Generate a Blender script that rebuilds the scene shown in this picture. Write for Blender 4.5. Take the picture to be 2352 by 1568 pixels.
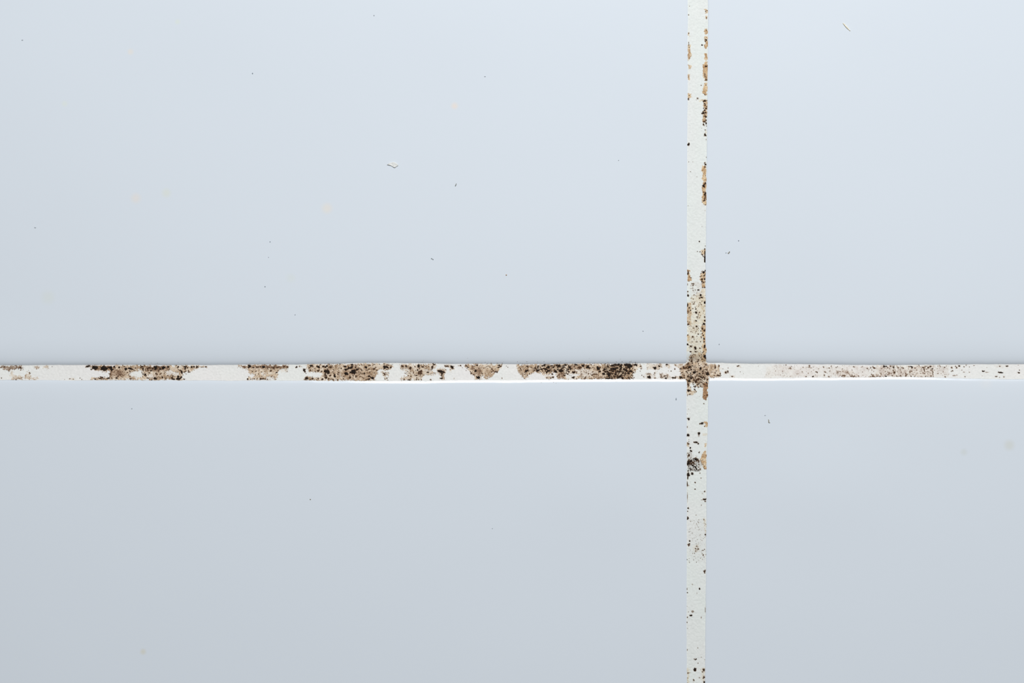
import bpy, bmesh, math
import numpy as np
from mathutils import Vector

for o in list(bpy.data.objects):
    bpy.data.objects.remove(o)
S = bpy.context.scene
COL = S.collection
PX = 7.5e-5                     # one photo pixel on the wall plane = 0.075 mm
CXP, CYP = 1176.0, 784.0


def wx(x): return (x - CXP) * PX
def wz(y): return (CYP - y) * PX


# ------------------------------------------------------------------ camera, light, exposure
cam = bpy.data.cameras.new('camera')
cam.sensor_width = 36.0
cam.lens = 70.0
cam.clip_start = 0.005
cam.clip_end = 50
cam_o = bpy.data.objects.new('camera', cam)
cam_o.location = (0, -(2352 * PX) * 70.0 / 36.0, 0)
cam_o.rotation_euler = (math.radians(90), 0, 0)
COL.objects.link(cam_o)
S.camera = cam_o

W = bpy.data.worlds.new('room_light')
S.world = W
W.use_nodes = True
bg = W.node_tree.nodes['Background']
bg.inputs['Color'].default_value = (0.985, 1.0, 1.02, 1)
bg.inputs['Strength'].default_value = 0.191

lamp = bpy.data.lights.new('softbox_lamp', 'AREA')
lamp.shape = 'RECTANGLE'
lamp.size, lamp.size_y = 0.25, 0.17
lamp.energy = 3.10
lamp.color = (1.0, 1.0, 1.0)
lamp_o = bpy.data.objects.new('softbox_lamp', lamp)
lamp_o.location = (0.060, -0.463, 0.284)
lamp_o.rotation_euler = (Vector((0, 0, 0)) - Vector((0.060, -0.463, 0.284))).to_track_quat('-Z', 'Y').to_euler()
COL.objects.link(lamp_o)

S.view_settings.view_transform = 'Standard'
S.view_settings.look = 'None'
S.view_settings.gamma = 1.0
S.view_settings.use_curve_mapping = False
S.view_settings.exposure = 0.0

# ------------------------------------------------------------------ helpers
rng = np.random.default_rng(11)
LAT = rng.random((509, 509))


def vnoise(x, y, s, k=0):
    """value noise of period s, 0..1"""
    u = np.asarray(x, float) / s + 37.3 * k
    v = np.asarray(y, float) / s + 91.7 * k
    i = np.floor(u).astype(int)
    j = np.floor(v).astype(int)
    f = u - i
    g = v - j
    f = f * f * (3 - 2 * f)
    g = g * g * (3 - 2 * g)
    a = LAT[i % 509, j % 509]
    b = LAT[(i + 1) % 509, j % 509]
    c = LAT[i % 509, (j + 1) % 509]
    d = LAT[(i + 1) % 509, (j + 1) % 509]
    return (a * (1 - f) + b * f) * (1 - g) + (c * (1 - f) + d * f) * g


def sstep(a, b, x):
    t = np.clip((x - a) / (b - a), 0, 1)
    return t * t * (3 - 2 * t)


def lin(c):
    c = np.asarray(c, float) / 255.0
    return np.where(c <= 0.04045, c / 12.92, ((c + 0.055) / 1.055) ** 2.4)


def put(o, parent=None, label=None, cat=None, group=None, kind=None):
    COL.objects.link(o)
    if parent is not None:
        o.parent = parent
    if label: o['label'] = label
    if cat: o['category'] = cat
    if group: o['group'] = group
    if kind: o['kind'] = kind
    return o


def mesh_np(name, co, faces, mat, colors=None, smooth=True):
    """faces: int array (n,4) of quads or a list of lists"""
    me = bpy.data.meshes.new(name)
    if isinstance(faces, np.ndarray):
        n, m = faces.shape
        me.vertices.add(len(co))
        me.vertices.foreach_set('co', np.asarray(co, np.float32).ravel())
        me.loops.add(n * m)
        me.loops.foreach_set('vertex_index', faces.astype(np.int32).ravel())
        me.polygons.add(n)
        me.polygons.foreach_set('loop_start', np.arange(0, n * m, m, dtype=np.int32))
        me.polygons.foreach_set('loop_total', np.full(n, m, np.int32))
        me.update(calc_edges=True)
    else:
        me.from_pydata([tuple(c) for c in co], [], faces)
    if colors is not None:
        at = me.color_attributes.new('stain', 'FLOAT_COLOR', 'POINT')
        rgba = np.ones((len(co), 4), np.float32)
        rgba[:, :3] = colors
        at.data.foreach_set('color', rgba.ravel())
    if smooth:
        me.polygons.foreach_set('use_smooth', np.ones(len(me.polygons), bool))
    me.materials.append(mat)
    me.validate()
    return me


# ------------------------------------------------------------------ materials
def new_mat(name):
    m = bpy.data.materials.new(name)
    m.use_nodes = True
    return m, m.node_tree, m.node_tree.nodes['Principled BSDF']


TILE_RGB = lin((208.5, 216.5, 224.5))


def tile_material():
    m, nt, b = new_mat('white_glazed_ceramic')
    N, L = nt.nodes, nt.links
    b.inputs['Roughness'].default_value = 0.13
    b.inputs['IOR'].default_value = 1.5
    geo = N.new('ShaderNodeNewGeometry')
    # faint beige drip stains baked into the glaze, each at its own place on the wall
    stains = [(1044, 243, 9, (222, 214, 208), .9), (300, 119, 8, (222, 216, 208), .6), (312, 455, 13, (221, 214, 206), .55),
              (382, 443, 12, (212, 216, 200), .45), (751, 478, 14, (222, 216, 206), .6), (329, 1496, 8, (206, 205, 192), .7),
              (2318, 1022, 14, (202, 205, 198), .55), (2214, 1038, 9, (200, 206, 204), .5), (110, 682, 18, (208, 214, 208), .4),
              (668, 638, 12, (208, 216, 210), .35), (408, 50, 7, (212, 220, 208), .5), (149, 238, 8, (212, 220, 210), .5),
              (2265, 880, 16, (222, 220, 218), .2)]
    col = None
    base = N.new('ShaderNodeRGB')
    base.outputs[0].default_value = (*TILE_RGB, 1)
    col = base.outputs[0]
    for (x, y, r, c, a) in stains:
        d = N.new('ShaderNodeVectorMath'); d.operation = 'DISTANCE'
        L.new(geo.outputs['Position'], d.inputs[0])
        d.inputs[1].default_value = (wx(x), 0, wz(y))
        mr = N.new('ShaderNodeMapRange'); mr.interpolation_type = 'SMOOTHSTEP'
        mr.inputs['From Min'].default_value = r * PX * 1.3
        mr.inputs['From Max'].default_value = r * PX * 0.2
        mr.inputs['To Min'].default_value = 0
        mr.inputs['To Max'].default_value = a
        L.new(d.outputs['Value'], mr.inputs['Value'])
        mx = N.new('ShaderNodeMix'); mx.data_type = 'RGBA'
        L.new(mr.outputs[0], mx.inputs[0])
        L.new(col, mx.inputs[6])
        mx.inputs[7].default_value = (*lin(c), 1)
        col = mx.outputs[2]
    L.new(col, b.inputs['Base Color'])
    no = N.new('ShaderNodeTexNoise')
    no.inputs['Scale'].default_value = 260
    no.inputs['Detail'].default_value = 2
    L.new(geo.outputs['Position'], no.inputs['Vector'])
    bu = N.new('ShaderNodeBump')
    bu.inputs['Strength'].default_value = 0.05
    bu.inputs['Distance'].default_value = 0.0002
    L.new(no.outputs['Fac'], bu.inputs['Height'])
    L.new(bu.outputs['Normal'], b.inputs['Normal'])
    return m


def stain_material(name, rough=0.85, bump=0.35):
    m, nt, b = new_mat(name)
    N, L = nt.nodes, nt.links
    at = N.new('ShaderNodeAttribute'); at.attribute_name = 'stain'
    L.new(at.outputs['Color'], b.inputs['Base Color'])
    b.inputs['Roughness'].default_value = rough
    b.inputs['Specular IOR Level'].default_value = 0.15
    geo = N.new('ShaderNodeNewGeometry')
    no = N.new('ShaderNodeTexNoise')
    no.inputs['Scale'].default_value = 3000
    no.inputs['Detail'].default_value = 3
    L.new(geo.outputs['Position'], no.inputs['Vector'])
    bu = N.new('ShaderNodeBump')
    bu.inputs['Strength'].default_value = bump
    bu.inputs['Distance'].default_value = 0.00008
    L.new(no.outputs['Fac'], bu.inputs['Height'])
    L.new(bu.outputs['Normal'], b.inputs['Normal'])
    return m


def flat_material(name, c0, c1, scale=2500, rough=0.8):
    m, nt, b = new_mat(name)
    N, L = nt.nodes, nt.links
    geo = N.new('ShaderNodeNewGeometry')
    no = N.new('ShaderNodeTexNoise')
    no.inputs['Scale'].default_value = scale
    L.new(geo.outputs['Position'], no.inputs['Vector'])
    r = N.new('ShaderNodeValToRGB')
    r.color_ramp.elements[0].color = (*lin(c0), 1)
    r.color_ramp.elements[1].color = (*lin(c1), 1)
    r.color_ramp.elements[0].position = .3
    r.color_ramp.elements[1].position = .7
    L.new(no.outputs['Fac'], r.inputs['Fac'])
    L.new(r.outputs['Color'], b.inputs['Base Color'])
    b.inputs['Roughness'].default_value = rough
    b.inputs['Specular IOR Level'].default_value = 0.2
    return m


M_TILE = tile_material()
M_GROUT = stain_material('white_grout', .9, .35)
M_FILM = stain_material('brown_mould_film', .9, .25)
M_BLACK = flat_material('black_mould', (14, 10, 8), (40, 28, 18))
M_SPECK = flat_material('brown_mould_speck', (40, 27, 18), (92, 64, 42))
M_WALL = flat_material('cement_render', (150, 148, 142), (176, 173, 166), 300)

# ------------------------------------------------------------------ joint outlines (photo pixels)
TOP_H = np.array([(0, 839.6), (200, 838.9), (300, 838.7), (480, 839), (560, 838.5), (640, 838), (700, 837), (780, 836.3), (810, 835),
                  (880, 834.2), (980, 834.3), (1020, 836), (1100, 836.8), (1180, 837.4), (1250, 836.8), (1300, 836), (1400, 836),
                  (1450, 835.5), (1560, 835.5), (1577, 835), (1625, 834.5), (1640, 834.5), (1700, 835.5), (1800, 836.2), (1900, 837),
                  (1950, 838.7), (2000, 839), (2100, 838.7), (2200, 837.8), (2352, 837)])
BOT_H = np.array([(0, 871.7), (200, 872), (500, 872.5), (620, 872.5), (680, 872.8), (780, 873.7), (980, 873.8), (1000, 872.5),
                  (1180, 872.3), (1250, 871.3), (1400, 870), (1560, 869.3), (1577, 869), (1628, 867.8), (1640, 867.4), (1760, 868.2),
                  (1850, 866.8), (1900, 866.5), (2000, 865.5), (2130, 865.5), (2200, 867.2), (2300, 869), (2352, 869.2)])
LEFT_V = np.array([(0, 1580), (200, 1579.5), (400, 1578.5), (600, 1578), (800, 1577.5), (835, 1577), (869, 1577), (1000, 1577.5),
                   (1200, 1577.6), (1568, 1577.2)])
RIGHT_V = np.array([(0, 1626.5), (200, 1625), (300, 1624), (400, 1623.3), (500, 1622.5), (600, 1620.8), (800, 1621), (820, 1622),
                    (835, 1624.5), (852, 1627), (868, 1628.6), (900, 1626.8), (950, 1626), (1000, 1625.3), (1050, 1623.5), (1200, 1622.8),
                    (1400, 1621.5), (1568, 1620)])


def edge(tab, t, k):
    t = np.asarray(t, float)
    j = (vnoise(t, 0 * t, 46, k) - .5) * 1.3 + (vnoise(t, 0 * t, 11, k + 3) - .5) * .7
    return np.interp(t, tab[:, 0], tab[:, 1]) + j


def top_h(x): return edge(TOP_H, x, 1)
def bot_h(x): return edge(BOT_H, x, 2)
def left_v(y): return edge(LEFT_V, y, 3)
def right_v(y): return edge(RIGHT_V, y, 4)


# rounded glaze edge: surface tilt (degrees) against distance from the edge (px)
def make_profile(pts):
    d = np.linspace(0, 120, 1201)
    t = np.tan(np.radians(np.interp(d, [p[0] for p in pts], [p[1] for p in pts])))
    dep = np.concatenate([[0], np.cumsum((t[1:] + t[:-1]) / 2) * .1])
    dep = dep[-1] - dep
    return lambda a: np.interp(a, d, dep, right=0.0)


F_HB = make_profile([(0, 51), (3, 35), (8, 21), (12, 14.5), (20, 9), (30, 5.6), (45, 2.6), (60, .8), (75, 0)])   # rim above the joint
F_HT = make_profile([(0, 21), (2, 17.5), (5, 13.2), (7, 10.2), (11, 6.8), (20, 4.2), (30, 2.5), (45, 1), (60, .3), (75, 0)])   # rim under it
F_V = make_profile([(0, 22), (2, 9), (4, 3.5), (8, .9), (20, 0)])
DEP_T = float(F_HB(0)) - 0.6
DEP_B = float(F_HT(0)) - 0.6
DEP_H = (DEP_T + DEP_B) / 2
DEP_V = 2.0


def ticks(full):
    a = [0, .5, 1, 1.6, 2.3, 3, 4, 5, 6.2, 7.5, 9, 10.5, 12]
    while a[-1] < 70: a.append(a[-1] + 2.5)
    while a[-1] < 1650: a.append(a[-1] + 16)
    n = 20
    last = a[-1]
    a += [last + (full - 80 - last) * (i + 1) / n for i in range(n)]
    a += [full - q for q in (60, 45, 30, 20, 12, 8, 5, 3, 1.5, 0)]
    return np.array(a)


TW, TH = 4000.0, 4000.0         # 300 x 300 mm tiles


def waves(x, y):
    """very gentle unevenness of the glazed face, in px of depth"""
    h = (vnoise(x, y, 420, 6) - .5) * 4.0 + (vnoise(x, y, 170, 7) - .5) * .9
    for (cx, cy, rx, ry, am) in ((1380, 1120, 170, 120, -3.4), (1890, 1110, 150, 120, -3.4), (1380, 330, 330, 260, 3.0)):
        h = h + am * np.exp(-(((x - cx) / rx) ** 2 + ((y - cy) / ry) ** 2))
    return h


def build_tile(left, upper):
    a = ticks(TW)
    b = ticks(TH)
    A, B = np.meshgrid(a, b)
    x = (1578 - A) if left else (1623 + A)
    y = 836 + 0 * A
    for _ in range(3):
        y = top_h(x) - B if upper else bot_h(x) + B
        x = left_v(y) - A if left else right_v(y) + A
    # worn, slightly rounded corner of the glaze
    c = np.clip(1 - (A + B) / 5.0, 0, 1) * .8
    x = x + (-c if left else c)
    y = y + (-c if upper else c)
    dep = (F_HB if upper else F_HT)(B) + F_V(A) + (F_HT if upper else F_HB)(TH - B) + F_V(TW - A)
    dep = dep - .10 * np.exp(-((A - 22) / 3.0) ** 2)          # faint glaze ridge beside the joint
    fade = sstep(0, 140, A) * sstep(0, 140, B)
    dep = dep + waves(x, y) * fade
    ny, nx = A.shape
    co = np.stack([wx(x), dep * PX, wz(y)], -1).reshape(-1, 3)
    idx = np.arange(nx * ny).reshape(ny, nx)
    q = np.stack([idx[:-1, :-1], idx[:-1, 1:], idx[1:, 1:], idx[1:, :-1]], -1).reshape(-1, 4)
    rim = np.concatenate([idx[0, :], idx[1:, -1], idx[-1, -2::-1], idx[-2:0:-1, 0]])
    nb = len(co)
    low = co[rim].copy()
    low[:, 1] += 0.0006                                        # straight body side under the glaze edge
    low2 = low.copy()
    low2[:, 1] = 0.0085
    k = len(rim)
    co = np.concatenate([co, co[rim], low2], 0)                # rim doubled: crisp edge
    i0 = nb + np.arange(k)
    i1 = nb + k + np.arange(k)
    side = np.stack([i0, i1, np.roll(i1, -1), np.roll(i0, -1)], -1)
    if left == upper:
        q = q[:, ::-1]
        side = side[:, ::-1]
    back = np.array([[i1[0], i1[nx - 1], i1[nx - 1 + ny - 1], i1[2 * (nx - 1) + ny - 1]]])
    me = mesh_np('tile', co, np.concatenate([q, side, back], 0), M_TILE)
    bm = bmesh.new(); bm.from_mesh(me)
    bmesh.ops.recalc_face_normals(bm, faces=bm.faces)
    bm.to_mesh(me); bm.free()
    return bpy.data.objects.new('tile', me)


# ------------------------------------------------------------------ structure: the wall, its tiles
def box_mesh(name, x0, x1, y0, y1, z0, z1, mat):
    bm = bmesh.new()
    bmesh.ops.create_cube(bm, size=1)
    for v in bm.verts:
        v.co = ((x0 + x1) / 2 + v.co.x * (x1 - x0), (y0 + y1) / 2 + v.co.y * (y1 - y0), (z0 + z1) / 2 + v.co.z * (z1 - z0))
    bmesh.ops.bevel(bm, geom=bm.edges[:], offset=.002, segments=2, affect='EDGES')
    me = bpy.data.meshes.new(name); bm.to_mesh(me); bm.free()
    me.materials.append(mat)
    return me


wall = put(bpy.data.objects.new('wall_back', box_mesh('wall_back', wx(1578 - TW - 40), wx(1623 + TW + 40), 0.0085, 0.1085,
                                                      wz(870 + TH + 40), wz(836 - TH - 40), M_WALL)),
           label='white tiled wall with mould-stained grout joints crossing between four tiles', cat='wall', kind='structure')
tiles = {}
for nm, lf, up, lab in (('ul', True, True, 'large glossy pale blue-white tile with a white paint flake on it'),
                        ('ur', False, True, 'glossy pale tile above the joint, right of the vertical grout'),
                        ('ll', True, False, 'glossy pale tile under the blackest stretch of grout'),
                        ('lr', False, False, 'glossy pale tile under the faintly speckled grout')):
    t = build_tile(lf, up)
    put(t, wall, label=lab)
    tiles[nm] = t

# ------------------------------------------------------------------ stains: where the mould grows
FILMS = []      # (polygon px array, strength, tone, dark-speck density, patch index or None)
HOLES = []      # (polygon, strength)
SPOTS = []      # (x, y, rx, ry, darkness) px
K = 100.0 / 784.0


class Crop:
    """places marks given in 7.84x magnified coordinates from (x0, y0)"""
    def __init__(s, x0, y0): s.x0, s.y0 = x0, y0
    def pts(s, p): return np.array([(s.x0 + x * K, s.y0 + y * K) for x, y in p])
    def film(s, p, st=.7, tone='t', den=.0, patch=None):
        if tone == 't' and s.x0 == 1550: tone = 'v'        # the vertical joint grows a more orange film
        FILMS.append((s.pts(p), st, tone, den, patch))
    def hole(s, p, st=.8): HOLES.append((s.pts(p), st))
    def spots(s, L):
        for t in L:
            x, y, r = t[:3]
            ry, d = r, .95
            if len(t) == 4:
                if t[3] <= 1: d = t[3]
                else: ry = t[3]
            elif len(t) == 5: ry, d = t[3], t[4]
            SPOTS.append((s.x0 + x * K, s.y0 + y * K, r * K, ry * K, d))


PATCH_LABELS = {}


def patch(key, joint, label):
    PATCH_LABELS[key] = (joint, label)
    return key


# --- horizontal joint
c = Crop(0, 810)
c.film([(0, 240), (390, 240), (395, 290), (300, 300), (230, 300), (150, 330), (60, 300), (0, 285)], .75, 'b', .15,
       patch('p0', 'h', 'thin brown mould streak at the far end of the joint'))
c.film([(180, 340), (230, 340), (235, 400), (330, 400), (400, 440), (400, 475), (210, 475), (185, 420)], .5)
c.film([(200, 448), (400, 452), (400, 482), (210, 482)], .5, 'b', .3)
c.film([(430, 440), (480, 400), (490, 330), (530, 340), (530, 430), (580, 450), (680, 450), (685, 480), (430, 478)], .6, 't', .1)
c.film([(580, 238), (695, 238), (690, 275), (640, 295), (590, 280)], .8, 'b', .1)
c.film([(780, 238), (860, 238), (850, 290), (810, 300), (780, 270)], .5)
c.film([(1235, 455), (1315, 455), (1320, 485), (1235, 485)], .6)
c.film([(1610, 440), (1670, 445), (1670, 480), (1610, 480)], .6)
c.spots([(345, 270, 16, 12), (240, 305, 8, .8), (515, 355, 8), (500, 318, 5, .7), (920, 250, 7, .8), (15, 455, 10, .8),
         (1250, 470, 14, 8, .8), (1310, 475, 9, 6, .9), (1155, 478, 6, .7), (1430, 455, 8, .8), (1465, 480, 7, .8), (60, 255, 20, 14, .5),
         (1570, 245, 35, 18), (1535, 258, 20, 12, .6), (1630, 300, 15, 12), (1700, 295, 18), (2040, 250, 18, 20), (1995, 300, 30, 22),
         (1835, 345, 14, 10, .6), (1830, 440, 20, 10, .7)])
c = Crop(200, 810)
c.film([(20, 235), (200, 235), (980, 232), (2000, 235), (2150, 238), (2140, 265), (1950, 285), (1850, 345), (1700, 350), (1720, 400),
        (1700, 440), (1750, 482), (1000, 490), (600, 490), (40, 482), (60, 455), (200, 440), (390, 440), (400, 390), (380, 340), (250, 320),
        (60, 285)], .85, 't', .45, patch('p1', 'h', 'wide brown mould patch with the thickest black growth on its upper rim'))
c.film([(380, 300), (640, 320), (620, 420), (420, 430)], .95, 'b', .3)
c.film([(980, 240), (1450, 240), (1450, 320), (1080, 330)], .95, 'b', .6)
c.hole([(240, 340), (380, 350), (400, 410), (300, 430), (100, 440), (30, 330), (60, 290), (240, 320)], 1)
c.hole([(750, 360), (900, 310), (990, 325), (1000, 400), (960, 440), (850, 450), (760, 420)], .95)
c.hole([(1100, 390), (1230, 400), (1230, 440), (1090, 440)], .6)
c.hole([(1420, 330), (1560, 330), (1660, 380), (1600, 420), (1450, 400), (1400, 350)], .75)
c.spots([(130, 262, 65, 28), (290, 285, 70, 45), (410, 262, 35, 25), (565, 267, 16), (685, 290, 30, 22),
         (750, 283, 35, 18), (800, 300, 25, 10), (860, 275, 25, 12, .7), (970, 255, 30, 18, .8), (995, 285, 18), (1100, 270, 35, 25, .6),
         (1220, 270, 35, 35), (1215, 300, 25, 15), (1170, 290, 15), (1300, 295, 25, 15), (1370, 265, 38, 28), (1355, 290, 15),
         (1450, 255, 18, 14), (1630, 255, 15, 12), (1745, 255, 22, 20), (1750, 290, 18), (1800, 270, 15), (1780, 245, 14, 12),
         (1870, 260, 22, 20), (1915, 252, 18, 14), (1970, 255, 32, 14), (2125, 250, 16, 10, .7), (2075, 258, 7), (1665, 315, 12),
         (1690, 342, 18), (1700, 360, 14), (1760, 338, 14, 10), (1735, 345, 10), (1825, 347, 22, 12, .6), (1775, 382, 8), (1440, 408, 9),
         (1140, 322, 18, 12), (1110, 360, 14, 10), (1070, 320, 14, 10), (1040, 392, 22), (1000, 382, 16, 12), (1215, 462, 28, 22),
         (1240, 478, 18, 10), (1075, 452, 10), (1120, 478, 10), (1350, 440, 12), (1525, 450, 18, 15), (1555, 475, 25, 14),
         (1635, 425, 25, 20), (1650, 465, 28, 22), (1690, 435, 16), (1620, 470, 20, 16), (1745, 475, 16, 10), (1715, 400, 7),
         (1470, 460, 8), (140, 475, 14, 9), (230, 465, 30, 10), (260, 460, 12), (380, 455, 26, 14), (350, 462, 10), (440, 455, 10),
         (525, 453, 18, 12), (770, 465, 25, 15, .6), (590, 400, 10, .8), (400, 380, 12, .8), (310, 435, 12, 6, .6), (740, 400, 12, .4),
         (1245, 385, 20, 25, .5), (1310, 380, 18, 20, .5), (470, 350, 14, .6), (545, 330, 12, .5)])
c = Crop(480, 810)
c.film([(510, 222), (1430, 222), (1435, 260), (1390, 290), (1260, 300), (1240, 370), (1240, 400), (1190, 482), (700, 485), (670, 465),
        (720, 430), (720, 370), (690, 310), (640, 280), (520, 260)], .85, 't', .25,
       patch('p2', 'h', 'tan funnel-shaped mould patch between two clean white stretches'))
c.film([(540, 235), (1430, 228), (1430, 258), (1240, 280), (700, 285)], .9, 'b', .3)
c.hole([(680, 360), (810, 385), (820, 450), (740, 450), (700, 420)], .95)
c.hole([(930, 370), (1020, 370), (1030, 400), (950, 400)], .7)
c.hole([(1030, 430), (1150, 420), (1150, 480), (1060, 480)], .8)
c.film([(1270, 310), (1410, 300), (1420, 345), (1290, 350)], .25)
c.spots([(725, 245, 28, 30), (975, 255, 32, 28), (700, 262, 15), (790, 268, 18, 12), (640, 268, 22, 12, .6), (860, 262, 30, 15, .6),
         (920, 250, 20, 12, .7), (1070, 255, 14, 10, .6), (1150, 265, 35, 15, .6), (1215, 270, 30, 15, .7), (1260, 250, 20, 12, .6),
         (1340, 255, 14, 12, .7), (1400, 258, 24, 18, .6), (1105, 325, 14, 12), (1210, 355, 16, 14), (1000, 335, 10, .6), (1120, 432, 10),
         (1045, 478, 12, 9), (690, 470, 18, 12), (710, 435, 8), (810, 470, 12, 8), (960, 468, 35, 14, .7), (920, 470, 15),
         (1010, 470, 15, 10), (1400, 340, 9, .6), (745, 475, 8), (775, 470, 7), (1195, 480, 8, .6),
         (1570, 257, 18, 16), (1630, 245, 26, 16, .35), (1705, 315, 22, 25), (1720, 340, 16, 12), (1740, 372, 7),
         (800, 165, 5, .5), (910, 165, 8, 5, .3)])
c = Crop(680, 810)
c.film([(180, 212), (1000, 205), (1580, 195), (1730, 198), (1735, 260), (1700, 300), (1620, 310), (1480, 300), (1450, 370), (1430, 440),
        (1400, 497), (130, 492), (120, 460), (180, 440), (440, 440), (460, 400), (470, 350), (240, 340), (190, 290)], .85, 't', .55,
       patch('p3', 'h', 'long tan mould patch densely dotted with black'))
c.hole([(770, 380), (810, 370), (820, 440), (770, 440)], .5)
c.hole([(200, 350), (450, 355), (450, 420), (200, 430)], .9)
c.film([(1540, 350), (1640, 330), (1640, 490), (1560, 490), (1600, 440), (1530, 390)], .5, 't', .3)
c.spots([(140, 315, 22, 25), (155, 345, 14, 10), (185, 462, 24, 26), (165, 478, 14, 10), (265, 235, 26, 20),
         (285, 250, 12), (395, 252, 28, 22), (235, 265, 14, .6), (485, 245, 18, 16), (515, 255, 25, 16), (545, 240, 18, 16),
         (615, 258, 25, 16, .8), (565, 298, 12, 10), (555, 340, 50, 35), (575, 370, 30, 16), (515, 330, 25, 22), (455, 332, 16, 10),
         (395, 320, 18, 16, .7), (340, 335, 10, .7), (250, 320, 16, .6), (690, 405, 16, 35), (695, 430, 22, 16), (525, 410, 25, 25, .8),
         (540, 448, 20, 18), (520, 385, 14), (610, 410, 18, 12, .7), (660, 345, 12), (760, 355, 20, 14, .6), (750, 385, 12),
         (805, 282, 14, 10), (880, 250, 22, 16), (860, 240, 12), (890, 298, 22, 14), (915, 290, 14), (945, 270, 22), (985, 265, 25),
         (1005, 215, 22, 16), (1010, 240, 12), (1065, 265, 14, .8), (1025, 340, 55, 40), (1040, 365, 30, 18), (990, 350, 30, 16),
         (900, 372, 32, 35), (925, 385, 18), (1100, 298, 30, 14), (1175, 312, 14), (1255, 265, 25, 18), (1240, 255, 14), (1320, 292, 10),
         (1325, 352, 13, 11), (1225, 372, 14), (1185, 378, 12), (1400, 285, 25, 18, .6), (1450, 310, 14, .6), (1310, 425, 22, 12),
         (1310, 475, 25, 18), (1375, 455, 28, 25), (1345, 440, 14), (1400, 485, 10), (1255, 488, 10), (975, 445, 18, 16), (960, 460, 10),
         (850, 465, 10), (660, 485, 12), (470, 470, 20, 16, .8), (465, 488, 12), (400, 462, 14, .7), (290, 465, 18, 14, .8),
         (1040, 490, 8), (1610, 255, 50, 18), (1590, 270, 25, 22), (1640, 265, 25, 22), (1580, 240, 18), (1700, 265, 18, 14, .7),
         (1710, 230, 14, 10, .6), (1635, 305, 20, 8, .7), (1580, 200, 14, 10, .8), (1580, 375, 20, 14, .8), (1590, 395, 18, 14, .6),
         (1605, 360, 10), (1630, 460, 14, .6), (1600, 475, 10, .6), (1650, 490, 8, .8), (1430, 265, 12, .5), (1120, 340, 12, .6),
         (1090, 420, 14, .6), (1140, 440, 10, .6), (740, 440, 8, .5), (860, 430, 10, .5)])
c = Crop(880, 810)
c.film([(300, 205), (940, 198), (945, 270), (880, 290), (900, 330), (940, 370), (830, 400), (720, 400), (690, 440), (700, 490),
        (300, 490), (310, 450), (430, 430), (460, 380), (310, 300)], .72, 't', .5,
       patch('p4', 'h', 'mottled tan mould patch above the brightest edge highlight'))
c.hole([(330, 290), (450, 280), (470, 340), (360, 350), (320, 320)], .6)
c.hole([(730, 300), (860, 285), (880, 330), (800, 335), (740, 340)], .5)
c.film([(980, 290), (1080, 280), (1110, 300), (1095, 400), (1080, 480), (1010, 480), (1030, 400), (990, 360)], .6, 't', .3)
c.film([(1090, 222), (1270, 226), (1260, 290), (1240, 340), (1190, 340), (1200, 270), (1110, 260)], .5, 't', .2)
c.spots([(340, 240, 20, 22, .7), (410, 245, 16), (490, 275, 25, 22, .75), (630, 235, 20, 28), (645, 255, 16), (615, 312, 16),
         (720, 255, 25, 16, .8), (885, 255, 20, 25, .8), (915, 210, 20, 12), (895, 195, 14, .8), (880, 290, 12), (800, 352, 22, 9),
         (600, 408, 18, 10), (650, 350, 40, 35, .6), (680, 330, 22, .6), (690, 375, 16, .8), (395, 372, 9), (465, 488, 25, 10),
         (600, 482, 12), (560, 400, 10, .6), (375, 480, 12, .8), (640, 480, 10, .6), (690, 485, 9), (850, 485, 14, .5),
         (1045, 340, 55, 30), (1000, 330, 25, 16), (1055, 375, 25, 16), (1055, 402, 16, 12), (1085, 345, 18, 16), (1050, 462, 28, 14, .85),
         (1025, 455, 12), (1110, 235, 18, 10, .7), (1150, 245, 30, 14, .6), (1240, 255, 25), (1220, 240, 14), (1205, 305, 12, 10, .8),
         (1125, 305, 10, .7), (1280, 462, 12, 16, .5), (1390, 235, 18, 14, .7), (1355, 235, 10, .4), (1425, 270, 6), (1495, 320, 8, .6),
         (770, 245, 12, .5), (820, 250, 12, .5), (570, 250, 12, .5), (540, 350, 14, .5)])
c.film([(1450, 216), (1700, 206), (2130, 211), (2140, 280), (2070, 330), (1990, 360), (1975, 400), (1930, 450), (1850, 460), (1790, 410),
        (1770, 440), (1740, 478), (1640, 474), (1630, 410), (1560, 380), (1560, 320), (1520, 275)], .9, 't', .35,
       patch('p5', 'h', 'tan wedge-shaped mould patch narrowing downwards'))
c.film([(1560, 230), (1800, 240), (1760, 400), (1640, 380)], .8, 'b', .3)
c.spots([(1525, 262, 20, 12), (1490, 240, 25, 12, .6), (1660, 325, 20), (1715, 445, 30, 28, .85), (1690, 440, 14), (1690, 225, 14, .7),
         (1590, 370, 18, 14, .6), (2090, 225, 14), (2080, 262, 22, 16, .9), (2010, 345, 22, 16, .8), (2050, 345, 14, 12), (1985, 330, 12),
         (1950, 345, 10), (1915, 415, 14, .5), (1745, 410, 10), (1885, 240, 25, 10, .6), (2125, 240, 14, .7), (2245, 260, 8, .7),
         (2220, 240, 6), (2140, 460, 10, 14, .4), (1630, 390, 14, .5), (1570, 340, 8)])
c = Crop(1150, 810)
c.film([(280, 212), (700, 208), (1300, 200), (1460, 196), (1700, 200), (2400, 200), (2400, 474), (1040, 474), (1020, 420), (1010, 360),
        (960, 350), (930, 390), (760, 400), (740, 360), (640, 350), (530, 385), (490, 430), (440, 470), (390, 460), (370, 390), (330, 370),
        (300, 300)], .92, 't', .75, patch('p6', 'h', 'longest brown mould patch, blackest towards the grout crossing'))
c.film([(1040, 370), (1140, 380), (1140, 470), (1040, 470)], .9, 'b', .2)
c.film([(1240, 230), (1440, 230), (1420, 290), (1250, 280)], .9, 'b', .3)
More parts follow.
